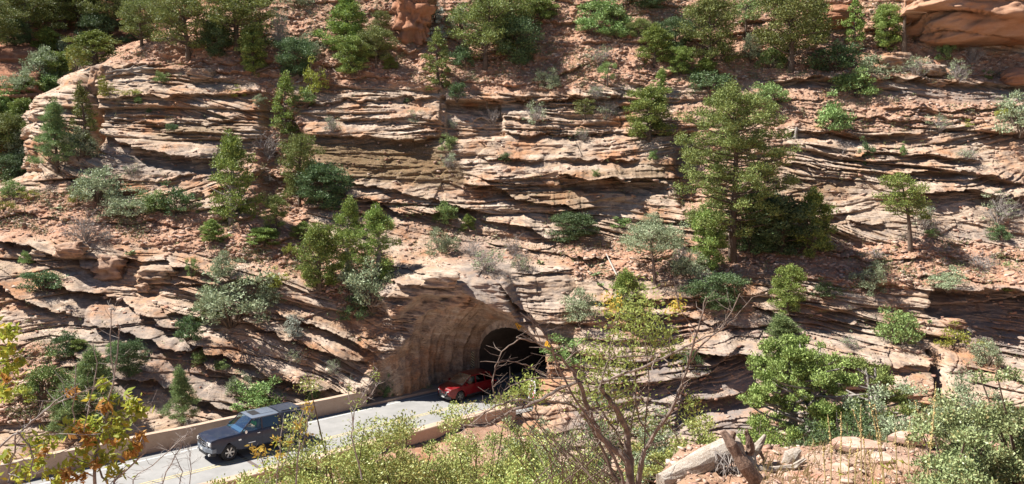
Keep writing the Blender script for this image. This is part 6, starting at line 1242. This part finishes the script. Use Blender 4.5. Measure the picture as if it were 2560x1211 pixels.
# ---------------------------------------------------------------- dried flower stalks
SEED = simple('dry_seed_heads', (.50, .38, .16), .8, var=.3, scale=30); STALK = simple('dry_stalk', (.52, .42, .20), .8, var=.2)
STK = [((2078, 1180), (2069, 1036), 9.4, 'dried flower stalk, left of the two upright twin stalks'), ((2100, 1180), (2103, 1030), 9.4, 'dried flower stalk, right of the two upright twin stalks'), ((2170, 1165), (2131, 1022), 9.6, 'dried flower stalk leaning left, middle of the patch'), ((2156, 1150), (2152, 1012), 9.8, 'reddish dried stalk behind the leaning one'),
       ((2214, 1165), (2174, 1004), 9.5, 'dried stalk leaning left with the highest tip in the middle group'), ((2216, 1160), (2186, 1012), 9.5, 'dried stalk just right of the highest middle one'), ((2308, 1211), (2340, 955), 8.6, 'tallest dried flower stalk, leaning right'), ((2322, 1110), (2288, 1003), 9.2, 'dried stalk crossing behind the tallest one'),
       ((2068, 1200), (2058, 1112), 9.2, 'short dried stalk at the left of the patch'), ((2122, 1200), (2128, 1098), 9.2, 'short dried stalk in front of the leaning one'), ((2245, 1150), (2238, 1068), 9.8, 'faint short stalk between the middle group and the tallest'), ((2275, 1140), (2276, 1055), 9.9, 'faint thin stalk left of the tallest'), ((2140, 1200), (2146, 1115), 9.0, 'short dried stalk right of the front one'), ((2192, 1211), (2168, 1120), 8.8, 'thin bent dried stalk near the bottom')]
for i, (a, b, Y, lb) in enumerate(STK):
    p0 = P(a[0], a[1] + 12, Y); q1 = P(b[0], b[1], Y) - p0; e = empty('dried_stalk', p0, 0, lb, 'plant', 'dried flower stalks'); rn = random.Random(i); mid = q1 * .5 + Vector((rn.gauss(0, .015), rn.gauss(0, .02), 0)); MB().tube([(0, 0, min(-.05, gz(p0) - p0.z - .03)), mid, q1], [.008, .007, .003], 5).build('stem', STALK, e)
    h = MB(); L = q1.length
    for k in range(int(L * 46)):
        t = 1 - .62 * (rn.random() ** 1.0); c = (mid.lerp(q1, t * 2 - 1) if t > .5 else mid * (t * 2)) + Vector((rn.gauss(0, .007), rn.gauss(0, .007), 0)); s = rn.uniform(.007, .015) * (1.25 - .5 * t)
        h.add([c + Vector(v) * s for v in ((1, 0, 0), (0, 1, 0), (-1, 0, 0), (0, -1, 0), (0, 0, 1.3), (0, 0, -1.3))], [(0, 1, 4), (1, 2, 4), (2, 3, 4), (3, 0, 4), (1, 0, 5), (2, 1, 5), (3, 2, 5), (0, 3, 5)])
    h.build('seed_head', SEED, e)
    if i % 3 == 1:
        V, F = leaf_quads(np.array([(rn.gauss(0, .05), rn.gauss(0, .05), .03 + rn.random() * .06) for _ in range(7)]), .12, .02, .1, None, np.random.RandomState(i)); link('leaves', np_mesh('leaves', V, F, L_ASH), e)
# ---------------------------------------------------------------- flat stones, chips, dry litter on the near ledge
rnn = np.random.RandomState(44); n = 5200; Y = rnn.uniform(7.4, 12.4, n); X = rnn.uniform(.10, .75, n) * Y; Z = near_full(X, Y)
stones(np.stack([X, Y, Z + .004], -1), .012 + .05 * rnn.uniform(0, 1, n) ** 4, rnn, 'gravel', STN)
n = 9000; Y = rnn.uniform(7.4, 12.8, n); X = rnn.uniform(.0, .62, n) * Y; k = vnoise2(X * 2.2, Y * 2.2, 4) > .5; X, Y = X[k], Y[k]; V, F = leaf_quads(np.stack([X, Y, near_full(X, Y) + .02], -1), .16, .004, .15, None, rnn); tag(link('dry_litter', np_mesh('dry_litter', V, F, leaf_mat('litter', (.28, .21, .15), (.52, .44, .30), trans=.1))), kind='stuff')
n = 1700; rg = np.random.RandomState(77); ux = rg.uniform(1880, 2420, n); Y = rg.uniform(8.6, 11.6, n); X = (ux - 1280) / FPX * Y; k = vnoise2(X * 3, Y * 2.4, 12) > .52; X, Y = X[k], Y[k]; Zg = near_full(X, Y); n = len(X); ht = rg.uniform(.06, .22, n) ; dx = rg.normal(0, .05, n); dy = rg.normal(0, .05, n)
V = np.stack([np.stack([X - .003, Y, Zg], -1), np.stack([X + .003, Y, Zg], -1), np.stack([X + dx + .001, Y + dy, Zg + ht], -1), np.stack([X + dx * .3 - .003, Y + dy * .3, Zg + ht * .5], -1)], 1).reshape(-1, 3)
tag(link('grass', np_mesh('grass', V, np.arange(len(V)).reshape(-1, 4), leaf_mat('straw', (.42, .33, .16), (.60, .50, .28), trans=.2))), kind='stuff')
def slab_(u, v, Y, w, d, h, rz, lb, i):
    p = P(u, v, Y); zg = float(near_full(np.array([p.x]), np.array([p.y]))[0]); rn = random.Random(i); k = 9; m = Y / FPX
    pl = [(w * m / 2 * math.cos(2 * PI * j / k) * rn.uniform(.75, 1.15), d * m / 2 * math.sin(2 * PI * j / k) * rn.uniform(.75, 1.15)) for j in range(k)]
    me = MB().prism([(a_ * .72, b_ * .72) for a_, b_ in pl], 'z', -.05, h * .35).mesh('flat_stone', STN2, bevel=.012)
    o = link('flat_stone', me, None, (p.x, p.y, zg + .0)); o.rotation_euler = (rn.uniform(-.12, .12), rn.uniform(-.1, .1), rz); tag(o, lb, 'stone', 'flat stones on the near ledge')
STN2, t_, out_ = nt('pink_stone'); tc_ = t_.nodes.new('ShaderNodeNewGeometry').outputs['Position']; n1 = noise(t_, tc_, 3, 6, .7); n2 = noise(t_, tc_, 22, 5, .75)
bsdf(t_, out_, mix(t_, rng(t_, n2, .5, .75, 0, .4), mix(t_, rng(t_, n1, .4, .62), (.42, .21, .14), (.60, .44, .35)), (.25, .13, .09)), .9, 0, n2, .5, .01)
for i, (u, v, Y, w, d, h, rz, lb) in enumerate([(2140, 1158, 11.0, 190, 120, .10, .1, 'long pinkish slab at the back edge of the near ledge'), (2205, 1172, 10.6, 90, 80, .12, .5, 'red block right of the leaning stalks on the near ledge'), (2100, 1190, 10.2, 110, 90, .06, .9, 'reddish slab below the twin stalks'), (2290, 1150, 11.2, 200, 110, .10, -.1, 'pale slab right of the middle stalks on the near ledge'),
     (2340, 1128, 11.6, 170, 90, .14, .2, 'pale raised slab behind the tallest stalk'), (1990, 1200, 10.0, 100, 80, .07, .3, 'reddish flat stone right of the upturned roots'), (2050, 1205, 9.9, 80, 70, .05, 1.2, 'small pale flat stone at the bottom, right of the roots'), (2250, 1205, 9.6, 240, 120, .06, 0, 'wide pale pink slab at the bottom edge'), (2385, 1185, 9.8, 120, 90, .09, .4, 'brownish slab left of the lower right bush'),
     (1640, 1200, 9.9, 60, 50, .08, .4, 'small stone at the cut end of the fallen trunk'), (1390, 1175, 10.6, 90, 60, .28, .3, 'red rock showing among the scrub bushes at the bottom')]): slab_(u, v, Y, w, d, h, rz, lb, i)
